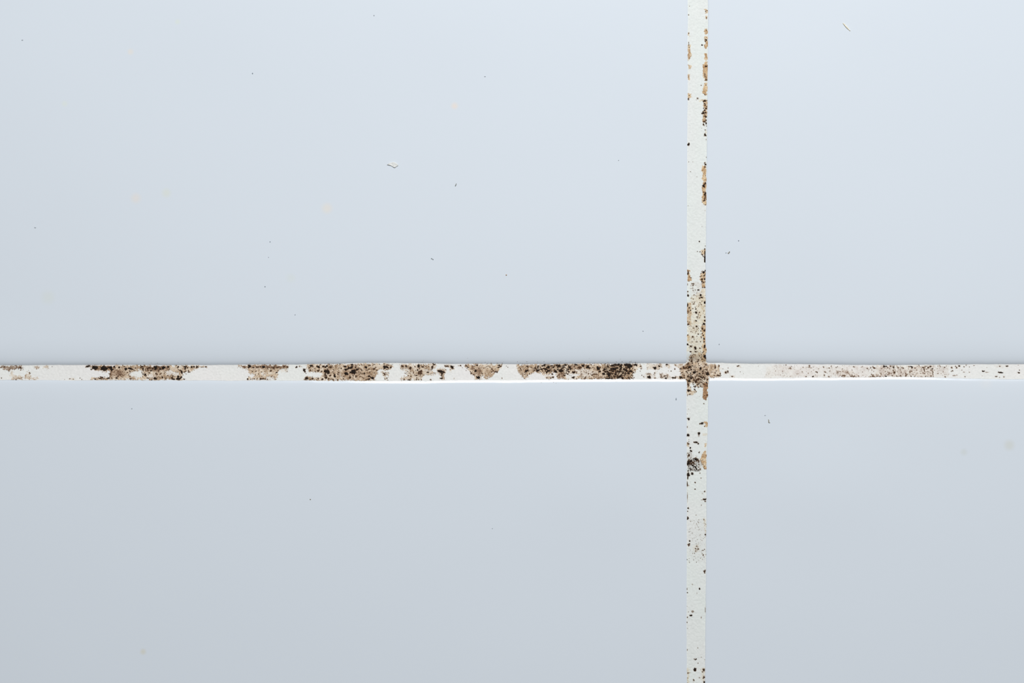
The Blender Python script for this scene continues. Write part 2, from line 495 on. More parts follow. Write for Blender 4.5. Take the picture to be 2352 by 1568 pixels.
c.film([(1700, 410), (1850, 400), (1850, 470), (1720, 470)], .9, 'b', .2)
c.hole([(1170, 390), (1250, 370), (1370, 390), (1450, 420), (1350, 440), (1300, 470), (1180, 460)], .9)
c.hole([(1290, 300), (1560, 290), (1700, 330), (1690, 400), (1550, 440), (1450, 460), (1400, 380), (1340, 340)], .5)
c.film([(800, 420), (960, 420), (960, 470), (810, 470)], .5)
c.film([(1840, 210), (2380, 205), (2380, 470), (1900, 474), (1850, 380)], .9, 't', .9)
c.film([(1840, 210), (2390, 205), (2390, 470), (1900, 474), (1850, 380)], .52, 'k')
c.film([(640, 225), (1280, 215), (1280, 350), (960, 350), (640, 340)], .2, 'k')
c.spots([(790, 215, 25, 14), (680, 240, 18, 12), (750, 238, 14), (480, 240, 14, .8), (860, 258, 28, 22), (835, 265, 14),
         (470, 325, 35, 22), (455, 345, 18, 14), (490, 310, 14), (660, 315, 25, 18), (690, 310, 20, 14), (735, 298, 25, 12), (650, 300, 12),
         (800, 295, 20, 18), (830, 300, 14), (770, 285, 14), (865, 320, 30, 14), (830, 350, 16, 14), (855, 340, 14), (760, 325, 12),
         (780, 350, 12, .7), (1005, 225, 20, 16), (1055, 235, 28, 22), (1035, 250, 14), (1165, 222, 25, 18), (1095, 322, 35, 32),
         (1075, 335, 20, 16), (1000, 345, 28, 18), (985, 330, 16), (970, 310, 20, 10, .8), (945, 265, 14), (1240, 265, 20, 18),
         (1215, 300, 16, 25), (1225, 340, 20, 16), (1260, 290, 16, 14), (1365, 217, 26, 14), (1390, 225, 10), (1315, 352, 28, 16),
         (1300, 345, 14), (1210, 380, 14, 12), (1145, 405, 14), (1145, 365, 12), (1485, 235, 30, 22), (1570, 258, 38, 28), (1560, 240, 12),
         (1420, 255, 25, 20, .6), (1430, 275, 20, 14, .6), (1630, 215, 12), (1760, 278, 38, 30), (1770, 300, 20, 16), (1740, 258, 16),
         (1790, 340, 16, 14), (1580, 380, 16, 12, .7), (1310, 445, 25, 20), (1290, 440, 12), (930, 385, 14, .9), (940, 440, 18, 12, .8),
         (900, 455, 14, 12, .9), (830, 455, 14, .5), (515, 380, 10, .8), (1525, 460, 16, 10, .7), (1690, 390, 20, 14, .5), (1650, 400, 16, .5),
         (425, 465, 14, 8, .7), (1330, 250, 14, .5), (1660, 340, 14, .5), (1460, 380, 10, .5), (1500, 320, 8, .5), (590, 330, 12, .5)])
c = Crop(1370, 810)
c.spots([(590, 248, 60, 48), (560, 222, 70, 20), (620, 330, 35, 22), (575, 370, 20, 18), (700, 215, 28, 18), (725, 222, 18),
         (450, 215, 16, 12), (290, 232, 30, 18), (350, 222, 50, 16), (400, 215, 25), (320, 290, 45, 25), (370, 275, 25, 18), (265, 290, 20, 22),
         (150, 300, 28, 20), (125, 320, 14), (40, 280, 26), (60, 340, 18, 16), (130, 380, 28, 20), (220, 385, 28, 30), (225, 420, 22),
         (200, 462, 30, 10), (240, 465, 20, 8), (160, 340, 16), (300, 330, 22, 18), (420, 340, 22, 16), (480, 370, 16), (350, 380, 20, 14),
         (430, 425, 25, 22), (400, 450, 18, 12), (470, 450, 28, 16), (545, 460, 14, 10), (585, 455, 18, 14), (640, 455, 14, 10, .7),
         (540, 320, 22, 25), (500, 295, 22, 14), (440, 290, 16), (380, 405, 12), (510, 410, 14, .8), (330, 430, 14, .7), (270, 450, 10),
         (800, 245, 22, 14, .8), (810, 285, 14, .6), (690, 300, 14, 10, .8), (655, 290, 10), (670, 362, 8), (790, 330, 7),
         (1060, 272, 32, 28, .9), (1030, 262, 14, .8), (1135, 242, 20, 18), (1175, 255, 9, .8), (1270, 215, 18, 12, .85), (1420, 295, 12),
         (1350, 330, 10), (1520, 292, 30, 14, .8), (1300, 325, 6, .4), (945, 380, 35, 16, .35), (948, 438, 30, 24), (925, 430, 12),
         (820, 405, 9, .6), (860, 435, 14, .4), (1050, 365, 14, 10, .6), (1040, 395, 10, .8), (1065, 455, 22, 10, .5), (1165, 390, 28, 22, .4),
         (1165, 440, 20, .4), (1235, 420, 22, 14, .6), (1250, 455, 26, 14, .9), (1280, 400, 20, .35), (1380, 450, 22, 14, .9),
         (1420, 455, 18, 12), (1430, 435, 14, .6), (1525, 442, 26, 20, .9), (1580, 448, 18, 14, .8), (1540, 360, 20, 18, .8),
         (1520, 380, 12, .8), (1600, 280, 25, 18, .8), (1590, 410, 18, .8), (1430, 220, 14, .4), (1100, 330, 6, .4)])
c.film([(630, 206), (830, 206), (830, 290), (760, 270), (740, 320), (690, 350), (640, 360), (600, 300)], .7, 't', .5)
c.film([(560, 300), (640, 350), (620, 460), (540, 460)], .6, 't', .5)
c.film([(890, 206), (1060, 202), (1200, 216), (1200, 270), (1060, 310), (960, 300), (900, 270)], .5, 't', .2)
c.film([(1240, 220), (1350, 216), (1340, 260), (1250, 262)], .6)
c.film([(1410, 206), (1600, 206), (1590, 260), (1500, 260), (1420, 240)], .6)
c.film([(880, 365), (1000, 365), (1000, 460), (900, 460)], .35)
c.film([(1030, 350), (1080, 355), (1080, 465), (1030, 465)], .3)
c.film([(1140, 370), (1330, 380), (1330, 468), (1150, 465)], .35, 't', .2)
c.film([(1340, 430), (1620, 420), (1620, 470), (1350, 468)], .55, 't', .5)
c.film([(1480, 280), (1610, 225), (1660, 150), (1700, 60), (1750, 10), (1960, 0), (1990, 200), (2130, 206), (2230, 230), (2240, 420),
        (2180, 440), (2040, 444), (2010, 500), (2000, 600), (1800, 627), (1780, 560), (1720, 570), (1640, 627), (1620, 470), (1490, 468),
        (1530, 400)], .85, 't', .5, patch('p7', 'h', 'star-shaped tan mould patch filling the grout crossing'))
c.film([(1600, 240), (1720, 60), (1760, 240), (1990, 330), (2030, 500), (1960, 620), (1640, 620), (1620, 460)], .0, 'k')
c.hole([(1700, 560), (1760, 545), (1770, 640), (1690, 640)], .9)
c.hole([(1640, 30), (1690, 40), (1660, 130), (1620, 160)], .8)
c = Crop(1600, 810)
c.film([(500, 320), (600, 320), (600, 390), (500, 390)], .35)
c.film([(600, 400), (690, 410), (690, 445), (600, 440)], .35)
c.film([(720, 225), (800, 225), (800, 265), (740, 265)], .3)
c.spots([(340, 245, 20, 25), (415, 235, 14, .7), (325, 410, 16), (385, 410, 35, 16, .7), (430, 378, 12), (530, 355, 16, 22, .8),
         (570, 338, 14, 16, .8), (645, 428, 28, 14, .8), (765, 235, 20, 12, .8), (740, 242, 10, .7), (793, 343, 8, .9), (480, 290, 7, .8),
         (575, 275, 10, .4), (850, 375, 6, .4), (1120, 240, 6, .4), (200, 300, 12, .6), (270, 280, 10, .5), (300, 300, 14, .4),
         (260, 350, 16, .4), (330, 350, 14, .5), (1430, 400, 8, .3), (1450, 260, 8, .4), (1555, 335, 10, 18, .5), (1580, 225, 8, .6),
         (1620, 222, 10, .8), (1690, 425, 10, .5), (1635, 425, 8, .5), (1815, 380, 10, .5), (1570, 280, 6, .6), (1410, 290, 5, .5)])
c = Crop(1800, 810)
c.film([(-300, 240), (300, 240), (2990, 236), (2990, 432), (200, 440), (-320, 445)], .3, 'p', .12)
c.film([(980, 330), (1100, 300), (1200, 330), (1350, 400), (1350, 438), (980, 438)], .5, 'p', .5,
       patch('p8', 'h', 'faint pinkish grey mould film along the lower rim of the joint'))
c.film([(1700, 232), (2360, 232), (2700, 240), (2700, 430), (1560, 432), (1700, 330)], .45, 'p', .6,
       patch('p9', 'h', 'pale speckled mould patch on the paler end of the joint'))
c.film([(1540, 410), (1740, 415), (1740, 436), (1540, 436)], .6, 'b', .4)
c.spots([(55, 220, 8, .6), (125, 290, 30, 18, .5), (150, 245, 8, .5), (130, 265, 10, .5), (208, 225, 7, .5), (242, 232, 7, .5),
         (475, 230, 22, 14, .6), (640, 290, 18, 8, .5), (590, 345, 14, 14, .6), (610, 350, 14, .7), (755, 345, 20, 18, .6),
         (740, 410, 16, 20, .6), (535, 425, 18, 12, .9), (412, 428, 16, 12, .7), (835, 275, 16, 12, .7), (870, 240, 14, .6),
         (980, 250, 10, .9), (955, 262, 12, .9), (880, 270, 10, .6), (1070, 290, 14, .4), (1090, 410, 40, 22, .6), (1060, 420, 22, 14, .75),
         (1220, 420, 20, 14, .7), (1200, 400, 14, .6), (1280, 425, 14, .6), (1280, 255, 20, 14, .6), (1430, 345, 10, .6),
         (1520, 280, 20, 14, .7), (1580, 270, 12, 14, .9), (1650, 275, 28, 18, .8), (1620, 255, 14, .5), (1600, 310, 10, .5),
         (1820, 250, 20, 20, .9), (1850, 245, 30, 10, .9), (1885, 270, 14, .8), (1925, 285, 10, .8), (1940, 245, 14, .8),
         (1995, 265, 14, 22, .9), (1975, 255, 10), (2075, 270, 12, 22, .8), (2145, 270, 10, 22, .7), (2170, 275, 16, 16, .7),
         (2300, 245, 30, 10, .9), (2330, 260, 14, 18, .9), (2000, 360, 28, 28, .7), (1990, 320, 18, .6), (1960, 410, 18, 16, .8),
         (1850, 420, 25, 12, .9), (1910, 370, 18, 20, .6), (1760, 370, 14, 25, .6), (1840, 340, 14, .6), (2125, 350, 10, 20, .6),
         (2110, 415, 22, 14, .8), (2220, 385, 28, 28, .35), (2200, 410, 20, .6), (2300, 425, 12, .8), (2290, 330, 16, 16, .6),
         (1700, 425, 60, 8, .5), (1600, 425, 40, 8, .5), (2260, 290, 10, .5), (2040, 420, 14, .6), (470, 260, 14, .5), (510, 270, 20, .35),
         (340, 345, 16, .35), (450, 370, 12, .4), (720, 250, 10, .4), (980, 360, 30, 40, .25), (1150, 350, 50, 40, .2), (820, 430, 16, .5)])
c = Crop(2052, 810)
c.film([(370, 225), (740, 228), (740, 430), (600, 436), (370, 432)], .25, 'p', .2)
c.spots([(345, 258, 18, 16, .9), (290, 250, 16, .6), (445, 245, 9, .7), (560, 265, 25, 12, .7), (570, 300, 14, 25, .7), (575, 335, 10),
         (600, 240, 40, 6, .6), (640, 265, 20, 14, .8), (680, 245, 18, 12, .9), (715, 290, 22, 12, .9), (690, 320, 10, .7),
         (720, 345, 12, 25, .7), (715, 380, 10, .8), (310, 345, 14, .6), (340, 330, 16, .5), (430, 310, 20, 8, .5), (400, 275, 14, .5),
         (325, 428, 12, 8, .9), (385, 430, 12, 8, .9), (680, 415, 25, 16, .5), (585, 430, 12, .4), (815, 240, 10, .5), (855, 245, 14, 6, .5),
         (938, 262, 10, .9), (970, 240, 8, .4), (1065, 265, 16, 14, .5), (1155, 270, 16, 14, .7), (1140, 245, 12, .5), (1205, 238, 18, 12, .9),
         (1290, 255, 12, .6), (1385, 255, 8, .5), (1465, 230, 14, 6, .5), (1330, 225, 10, .4), (1075, 325, 14, 10, .9), (1055, 335, 10, .8),
         (1245, 312, 16, 10, .5), (1285, 348, 18, 8, .4), (1380, 350, 14, 8, .5), (935, 395, 9, .5), (940, 432, 14, 10, .5),
         (1115, 410, 40, 8, .3), (1150, 400, 14, .3), (1300, 430, 10, .5), (1635, 332, 22, 11), (1617, 325, 11), (1700, 350, 35, 8, .3),
         (1700, 268, 6, .4), (1610, 415, 8, .3), (1940, 353, 30, 13), (1910, 348, 18, 9), (1975, 360, 20, 9), (2065, 240, 25, 11, .95),
         (1940, 245, 20, 12, .5), (2285, 312, 9, .7), (2272, 360, 20, 12, .85), (1860, 425, 20, 12, .6), (1920, 440, 12, .4),
         (2000, 435, 12, .3), (2270, 225, 14, 6, .4)])
c.film([(1030, 235), (1240, 235), (1220, 290), (1040, 290)], .25, 'p')
c.film([(1820, 230), (2120, 225), (2100, 270), (1850, 270)], .22, 'p')

# --- vertical joint
c = Crop(1550, 0)
c.film([(540, 165), (600, 165), (600, 230), (545, 240)], .6)
c.film([(550, 285), (595, 290), (590, 350), (555, 340)], .7)
c.film([(545, 525), (598, 525), (592, 625), (545, 620)], .75)
c.film([(545, 650), (595, 650), (595, 880), (550, 885), (535, 820), (545, 760)], .8, 't', .1,
       patch('q0', 'v', 'short tan mould streak on the rim, with a black dot beside it'))
c.film([(530, 960), (595, 960), (590, 1090), (545, 1085), (530, 1020)], .75)
c.film([(530, 1105), (605, 1105), (605, 1440), (570, 1458), (520, 1440), (500, 1350), (515, 1200)], .9, 't', .15,
       patch('q1', 'v', 'wider orange-tan mould streak on the rim, with a round black dot'))
c.film([(235, 580), (270, 590), (265, 640), (238, 630)], .45)
c.film([(233, 800), (285, 800), (290, 1000), (270, 1085), (238, 1090), (230, 950)], .65, 't', .05,
       patch('q2', 'v', 'narrow orange-tan mould streak on the rim facing the large tile'))
c.film([(235, 1160), (290, 1160), (285, 1240), (238, 1240)], .6)
c.film([(235, 1335), (280, 1340), (270, 1430), (238, 1440)], .7)
c.film([(525, 1498), (588, 1498), (588, 1570), (515, 1570)], .9, 't', .1)
c.spots([(555, 200, 10, 9, .8), (582, 186, 12, 8, .8), (568, 215, 7, .6), (575, 320, 10, 14, .7), (570, 720, 14, 16, .9), (552, 742, 12, .9),
         (492, 810, 14, 13), (565, 1192, 20, 13), (590, 1178, 8, .7), (575, 1435, 12, .65), (540, 1340, 14, 40, .35), (565, 1390, 10, 30, .4),
         (250, 600, 8, 18, .5), (250, 765, 6, 14, .6), (253, 805, 7, 18, .75), (258, 1040, 12, 25, .4), (250, 1380, 8, 30, .4),
         (265, 110, 7, .55), (250, 265, 10, .55), (478, 1532, 12, 11, .9), (570, 545, 12, .5), (565, 670, 10, .4), (260, 850, 10, .4),
         (565, 1530, 12, .5)])
c = Crop(1550, 200)
c.film([(520, -10), (588, -10), (583, 130), (550, 152), (520, 110)], .9, 't', .1,
       patch('q3', 'v', 'blunt orange-tan mould streak between two longer streaks'))
c.film([(232, 100), (285, 110), (290, 170), (250, 230), (228, 220)], .8, 't', .05)
c.film([(430, 210), (500, 220), (480, 270), (440, 260)], .5, 'y')
c.film([(500, 220), (588, 220), (588, 360), (575, 500), (578, 640), (515, 630), (500, 520), (490, 470), (520, 400), (530, 280)], .65, 't', .5,
       patch('q4', 'v', 'dotted tan mould streak with dark wriggling marks'))
c.film([(535, 790), (570, 790), (572, 840), (530, 840)], .6, 'y')
c.film([(505, 1415), (572, 1425), (572, 1580), (510, 1580), (488, 1500)], .9, 't', .1,
       patch('q5', 'v', 'longest tan mould streak on the rim, black along one side'))
c.spots([(245, 210, 14, 20, .6), (260, 150, 10, .6), (415, 200, 16, 18, .5), (390, 228, 8, .3), (540, 245, 25, 18, .9), (575, 240, 10, .9),
         (520, 255, 12, .8), (565, 385, 16), (520, 378, 10, .9), (540, 415, 18, 12, .85), (510, 465, 30, 13, .9), (495, 470, 14, .8),
         (555, 460, 20, 10, .9), (560, 540, 14, .9), (565, 595, 14, 16), (530, 620, 16, 14, .8), (565, 655, 13, 18), (515, 670, 12, 14, .8),
         (570, 700, 8, .8), (530, 690, 10, .5), (550, 770, 14, 8, .7), (485, 738, 6, .5), (547, 855, 18, 18), (532, 875, 10, .9),
         (562, 876, 9, .9), (547, 835, 8, .9), (565, 940, 6, 14, .4), (247, 1028, 22, 22), (570, 1262, 8, .6), (252, 1345, 8, .7),
         (325, 1345, 7, .3), (280, 1522, 14, 7, .6), (555, 1390, 16, 14), (540, 1365, 14, .5), (545, 1440, 16, .6), (500, 1500, 8, .4)])
c = Crop(1550, 400)
c.film([(500, -10), (570, -10), (568, 150), (530, 150), (485, 100)], .9, 't', .1)
c.film([(505, 150), (570, 150), (572, 550), (545, 565), (510, 545), (495, 420)], .95, 't', .3)
c.film([(475, 1370), (545, 1355), (545, 1440), (500, 1450)], .8, 't', .1)
c.spots([(400, 45, 8, .4), (515, 205, 20, 22), (530, 180, 10), (550, 170, 14, 25, .8), (540, 230, 16, 14, .8), (550, 345, 14, 28),
         (545, 420, 10, 30, .8), (540, 370, 16, 12, .7), (550, 550, 14, 12, .9), (490, 500, 8, .6), (240, 568, 7, .6), (545, 652, 6, .4),
         (490, 942, 6, .4), (443, 1210, 14, 13), (550, 1290, 8, .7), (540, 1345, 10, 14), (543, 1420, 10, 60), (543, 1520, 14, 45),
         (540, 1545, 18, 20), (455, 1397, 10, .8), (408, 1390, 8, .7), (498, 1447, 14, 12), (480, 1435, 8), (512, 1478, 10), (545, 100, 8, .6),
         (520, 320, 12, .5), (525, 480, 10, .4), (530, 440, 12, .4)])
c = Crop(1550, 600)
c.film([(225, 140), (270, 160), (275, 260), (310, 340), (260, 360), (225, 340)], .7, 't', .2)
c.film([(470, 210), (555, 195), (555, 480), (500, 470), (480, 380), (455, 280)], .75, 't', .4,
       patch('q6', 'v', 'black and tan mould cluster on the rim below a clean stretch'))
c.film([(490, 505), (560, 505), (560, 1160), (510, 1150), (500, 900), (480, 700)], .6, 'y', .15,
       patch('q7', 'v', 'yellowish mould film on the rim above the crossing'))
c.film([(222, 740), (290, 750), (300, 1000), (280, 1150), (222, 1140)], .55, 't', .3,
       patch('q8', 'v', 'brownish mould film on the rim facing the large tile, above the crossing'))
c.film([(290, 640), (500, 560), (510, 1160), (280, 1150), (300, 900)], .5, 'y', .15)
c.film([(222, 1310), (270, 1330), (260, 1440), (222, 1440)], .6)
c.film([(480, 1160), (560, 1160), (570, 1800), (490, 1800), (500, 1350)], .8, 't', .5,
       patch('q9', 'v', 'tan mould streak dotted black, running down into the crossing'))
c.film([(230, 1150), (500, 1165), (500, 1800), (222, 1600)], .42, 'y', .25)
c.film([(290, 380), (500, 380), (500, 640), (290, 640)], .2, 'p', .2)
c.spots([(540, 5, 16, 14), (240, 200, 14, 40, .7), (265, 278, 14, 12), (295, 295, 10, .7), (520, 195, 28, 22), (545, 165, 12, 14),
         (460, 275, 12, 10), (485, 262, 10), (530, 250, 14, .8), (493, 322, 20, 16), (540, 318, 14, 18), (488, 360, 16, 14), (515, 380, 14, .6),
         (545, 370, 10), (500, 470, 10, .7), (540, 470, 10), (330, 405, 20, 14, .8), (325, 435, 16, 16, .8), (325, 470, 8, .6),
         (330, 520, 10, .6), (430, 517, 18, 9, .9), (420, 390, 8, .3), (290, 490, 8, .3), (238, 615, 14, 20), (235, 550, 20, 14, .5),
         (232, 410, 8, 25, .5), (467, 605, 18, 18, .85), (440, 662, 14, 12, .8), (490, 650, 22, 12, .9), (540, 740, 18, 22), (335, 680, 9),
         (490, 715, 10, .8), (315, 735, 8), (350, 735, 10), (335, 770, 14, .6), (455, 740, 20, 12, .5), (480, 780, 10, .6),
         (232, 780, 10, 35, .9), (262, 835, 14, 14, .8), (287, 880, 16, 12, .9), (325, 850, 10, .7), (380, 855, 16, 12, .9), (370, 825, 8, .8),
         (385, 920, 20, 22, .85), (440, 920, 12, .6), (345, 920, 8, .5), (405, 1000, 14, 10, .85), (408, 1035, 8, .5), (385, 1068, 18, 12, .9),
         (230, 940, 8, 10, .8), (240, 900, 12, 40, .4), (540, 1000, 12, 16, .85), (540, 1065, 14, 16), (527, 1125, 28, 22), (500, 1140, 12),
         (245, 1135, 16, 14, .8), (340, 1203, 20, 10, .6), (395, 1215, 8, .5), (420, 1190, 8, .4), (430, 1205, 8, .8), (490, 1205, 20, 20, .8),
         (470, 1250, 10, .7), (535, 1250, 14, 18, .85), (495, 1295, 14, 12, .85), (515, 1330, 14, .85), (425, 1310, 12, 8, .7), (375, 1290, 8, .5),
         (290, 1265, 12, .4), (325, 1360, 20, 18, .7), (345, 1380, 8, .8), (480, 1370, 14, 18, .6), (525, 1390, 16, .85), (320, 1450, 20, 8, .5),
         (400, 1450, 22, 8, .6), (460, 1450, 12, .6), (530, 1450, 14, .75), (235, 1330, 10, .6), (400, 570, 12, 5, .4), (345, 610, 8, .5)])
c = Crop(1550, 760)
c.film([(510, 940), (595, 940), (592, 1180), (560, 1250), (520, 1230), (498, 1150), (515, 1060)], .98, 'o', .1,
       patch('r0', 'l', 'orange-brown mould tongue hanging below the crossing'))
c.film([(222, 880), (300, 900), (290, 1080), (400, 1080), (390, 1120), (300, 1150), (225, 1150)], .45, 't', .4)
c.spots([(230, 240, 20, 18), (285, 275, 14, .8), (370, 300, 18), (375, 320, 14), (455, 310, 16, 12, .8), (290, 372, 14, 12),
         (380, 372, 20, 12), (540, 450, 22, 28), (555, 490, 14, 25), (535, 290, 14), (540, 260, 16, 14), (520, 195, 14, .7),
         (300, 483, 20, 14), (308, 515, 14), (310, 550, 22, 20), (255, 590, 22, 22, .9), (245, 560, 10), (270, 650, 35, 18), (290, 640, 22),
         (290, 690, 16, 18), (235, 715, 22, 12), (215, 660, 25, 20, .7), (435, 520, 18, 16), (415, 550, 14), (510, 548, 14, 10),
         (470, 675, 25, 22), (440, 625, 18, 8), (550, 695, 20, 12), (360, 740, 25, 25, .9), (405, 735, 25, 10), (595, 770, 30, 30, .9),
         (515, 825, 22, 16), (510, 770, 10), (465, 825, 14), (590, 870, 22, 25, .9), (300, 850, 25, 18), (320, 845, 18), (280, 835, 14),
         (345, 880, 20, 20, .8), (410, 880, 35, 25, .75), (430, 870, 22, .8), (390, 910, 28, 25, .75), (260, 905, 28, 16), (235, 890, 14),
         (245, 975, 22, 35), (235, 950, 16), (290, 1010, 14), (240, 1070, 20, 22), (265, 1070, 14), (285, 1080, 10), (360, 1005, 14, .8),
         (355, 1050, 12), (420, 1005, 20, 16, .5), (500, 935, 20, 25, .8), (580, 945, 16, 20, .9), (585, 990, 14), (550, 990, 14, .7),
         (580, 1155, 14, 12), (540, 1160, 12, .8), (525, 1308, 12, 10), (275, 1140, 16, 14, .5), (230, 1155, 8, 22, .4), (445, 1180, 6, .3),
         (245, 1405, 6, .5), (225, 1495, 6, .5), (480, 420, 8, .6), (450, 450, 10, .6), (500, 620, 8, .5), (330, 780, 12, .6), (290, 780, 12, .8),
         (400, 810, 14, .6), (440, 790, 12, .6), (380, 640, 10, .6), (480, 600, 8, .5)])
c = Crop(1550, 900)
c.film([(525, 530), (590, 530), (592, 625), (540, 630), (520, 580)], .8, 't', .1)
c.film([(505, 735), (570, 730), (570, 780), (510, 780)], .3)
c.film([(522, 925), (580, 920), (580, 975), (530, 980)], .65)
c.film([(505, 1080), (570, 1050), (570, 1200), (563, 1380), (520, 1390), (490, 1280), (470, 1210)], .85, 't', .25,
       patch('r1', 'l', 'grainy tan mould streak beside the black growth under the crossing'))
c.film([(225, 920), (270, 920), (260, 980), (225, 980)], .4)
c.spots([(250, 485, 24, 24, .9), (490, 565, 22, 22), (455, 570, 18, 12, .75), (537, 620, 10), (440, 745, 22, 20, .88), (430, 790, 14, .3),
         (240, 775, 24, 22), (253, 858, 7), (253, 890, 7), (245, 930, 22, 20, .5), (385, 905, 30, 14, .85), (425, 930, 18, 14, .9),
         (350, 905, 12, .8), (282, 1005, 20, 18, .9), (292, 1060, 18, 18, .9), (440, 1088, 12, 10, .9), (450, 1075, 8, .8),
         (255, 1140, 14, 20, .7), (225, 630, 8, 20, .5), (275, 1095, 10, .7), (245, 1100, 8, .6), (300, 1110, 8, .5), (230, 1180, 8, .5)])
c = Crop(1550, 1000)
c.film([(225, 320), (450, 400), (500, 450), (500, 620), (430, 640), (250, 640), (222, 560)], .28, 'g', .7,
       patch('r2', 'l', 'soot-black mould cluster on the rim facing the lower large tile'))
c.film([(222, 420), (300, 420), (330, 540), (222, 545)], .9, 'k')
c.film([(300, 390), (440, 400), (440, 500), (300, 520)], .65, 'k')
c.film([(222, 500), (430, 500), (430, 640), (222, 640)], .3, 'k')
c.spots([(245, 490, 28, 42), (235, 520, 16, 25), (290, 465, 20, 25, .9), (380, 430, 28, 25, .9), (400, 450, 22, .8), (350, 465, 16, .8),
         (320, 490, 22, .7), (270, 510, 25, 20, .6), (430, 460, 14, .6), (240, 700, 18, 40), (235, 760, 10, 25), (260, 715, 14),
         (315, 690, 25, 22, .9), (365, 843, 14, 14, .75), (365, 966, 14, 9, .9), (225, 880, 8, 50, .7), (250, 900, 16, .25),
         (228, 1100, 6, 80, .4), (545, 1150, 22, 20), (550, 1185, 18, 12, .8), (520, 1150, 14, .6), (480, 1255, 7, 14, .6),
         (240, 1308, 16, 16, .88), (232, 1362, 9, .9), (385, 1432, 10, .45), (238, 1490, 18, 26, .92), (540, 1010, 14, .5), (500, 1040, 16, .2),
         (455, 675, 10, .5), (470, 765, 12, .5), (430, 575, 12, .6), (455, 605, 12, .6), (480, 1160, 8, .4)])
c = Crop(1550, 1180)
c.film([(515, 90), (560, 90), (562, 200), (555, 330), (540, 330), (540, 180)], .4, 'y')
c.film([(340, 560), (450, 560), (450, 690), (350, 690)], .15, 'y')
c.spots([(525, 105, 10, .6), (560, 190, 6, 14, .4), (550, 370, 11, 13), (270, 488, 14, 16), (255, 552, 22, 24, .65), (265, 535, 10, .8),
         (250, 575, 10, .7), (400, 585, 20, 14, .5), (375, 625, 12, .5), (425, 632, 18, 14, .6), (380, 675, 12, .3), (515, 655, 8, .7),
         (535, 640, 10, .7), (513, 742, 14, 18, .55), (220, 823, 9, .9), (537, 1040, 20, 25, .65), (520, 1030, 10, .8), (542, 1065, 10, .8),
         (222, 1350, 7, 20, .7), (228, 1418, 10, .8), (447, 1352, 11, 18), (400, 1430, 6, 18, .3), (430, 155, 8, .4), (285, 135, 8, .4),
         (345, 165, 7, .3), (275, 385, 6, .4), (315, 1275, 14, .2), (490, 480, 6, .4), (465, 460, 6, .3), (430, 520, 7, .3), (560, 730, 8, .3)])
c.film([(240, 100), (560, 100), (560, 880), (240, 880)], .04, 'g', .08)
c = Crop(1550, 1368)
c.film([(213, 1310), (265, 1310), (260, 1600), (213, 1600)], .4, 'y', .1)
c.film([(480, 1300), (548, 1300), (548, 1600), (490, 1600)], .3, 'y', .2)
c.spots([(222, 190, 5, .5), (325, 285, 20, 18, .35), (245, 290, 12, .35), (297, 352, 24, 16, .88), (228, 388, 10, 14, .85), (478, 390, 8, 20, .4),
         (222, 480, 7, 12, .6), (232, 585, 5, .4), (550, 260, 6, 60, .4), (415, 940, 8, .8), (225, 975, 6, 20, .5), (478, 1105, 8, .5),
         (538, 1150, 8, .3), (350, 1138, 13, 12), (385, 1140, 14), (367, 1150, 16, 9), (420, 1215, 10, .5), (365, 1325, 22, 26, .92),
         (355, 1305, 14), (375, 1345, 16, .8), (520, 1335, 25, 22, .75), (495, 1370, 12, .6), (525, 1470, 22, 25, .65), (530, 1550, 18, 18, .85),
         (440, 1475, 14, .35), (345, 1525, 16, 20, .6), (235, 1390, 14, .5), (230, 1475, 12, .6)])

# specks of mould that have settled on the tile glaze beside the joint: (tile, x, y, r) in px
GLAZE = []
for (tl, x0, L) in (('ul', 1150, [(300, 158, 9), (470, 158, 10), (455, 150, 6), (660, 160, 8), (783, 157, 11), (390, 195, 9), (1080, 160, 9),
                                  (1170, 135, 7), (1180, 175, 8), (1045, 175, 7), (925, 180, 7), (955, 188, 8), (2085, 160, 11), (2190, 158, 11),
                                  (1465, 185, 8), (710, 190, 8), (600, 188, 7), (1570, 190, 8), (1780, 165, 6), (1930, 170, 7), (1290, 190, 6),
                                  (2330, 160, 12), (2350, 150, 9), (2260, 170, 8), (2430, 165, 12), (2440, 175, 8)]),
                    ('ul', 880, [(2145, 180, 10), (1945, 182, 11), (1880, 190, 7), (2050, 180, 7), (2170, 160, 6), (700, 172, 6), (860, 176, 6)]),
                    ('ul', 480, [(800, 165, 6), (910, 165, 7), (720, 195, 9), (740, 185, 6)]),
                    ('ll', 1150, [(730, 540, 9), (955, 535, 10), (998, 548, 10), (1215, 492, 10), (700, 512, 6), (1135, 520, 6), (2212, 500, 9),
                                  (2080, 520, 5), (2140, 512, 5)]),
                    ('ll', 680, [(1220, 550, 7), (460, 545, 5)]),
                    ('ul', 200, [(1258, 185, 9), (1230, 190, 6), (1290, 192, 6)])):
    for (x, y, r) in L:
        GLAZE.append((tl, x0 + x * K, 810 + y * K, r * K))
rg = np.random.default_rng(77)
for (a, b, n_) in ((830, 1010, 26), (1065, 1155, 22), (1188, 1380, 40), (1380, 1470, 34), (240, 460, 16), (555, 640, 10)):
    for _ in range(n_):
        x = rg.uniform(a, b)
        GLAZE.append(('ul', x, float(top_h(x)) - .3 - rg.exponential(2.0), rg.uniform(.5, 1.0)))

# ------------------------------------------------------------------ stain colour field on a joint surface
TONES = {'t': ((208, 187, 160), (132, 106, 82)), 'b': ((158, 132, 108), (84, 62, 48)), 'y': ((222, 208, 178), (180, 156, 120)), 'v': ((212, 184, 144), (150, 114, 80)),
         'p': ((220, 212, 198), (168, 148, 136)), 'g': ((190, 182, 172), (96, 84, 74)), 'o': ((190, 154, 118), (122, 88, 60))}


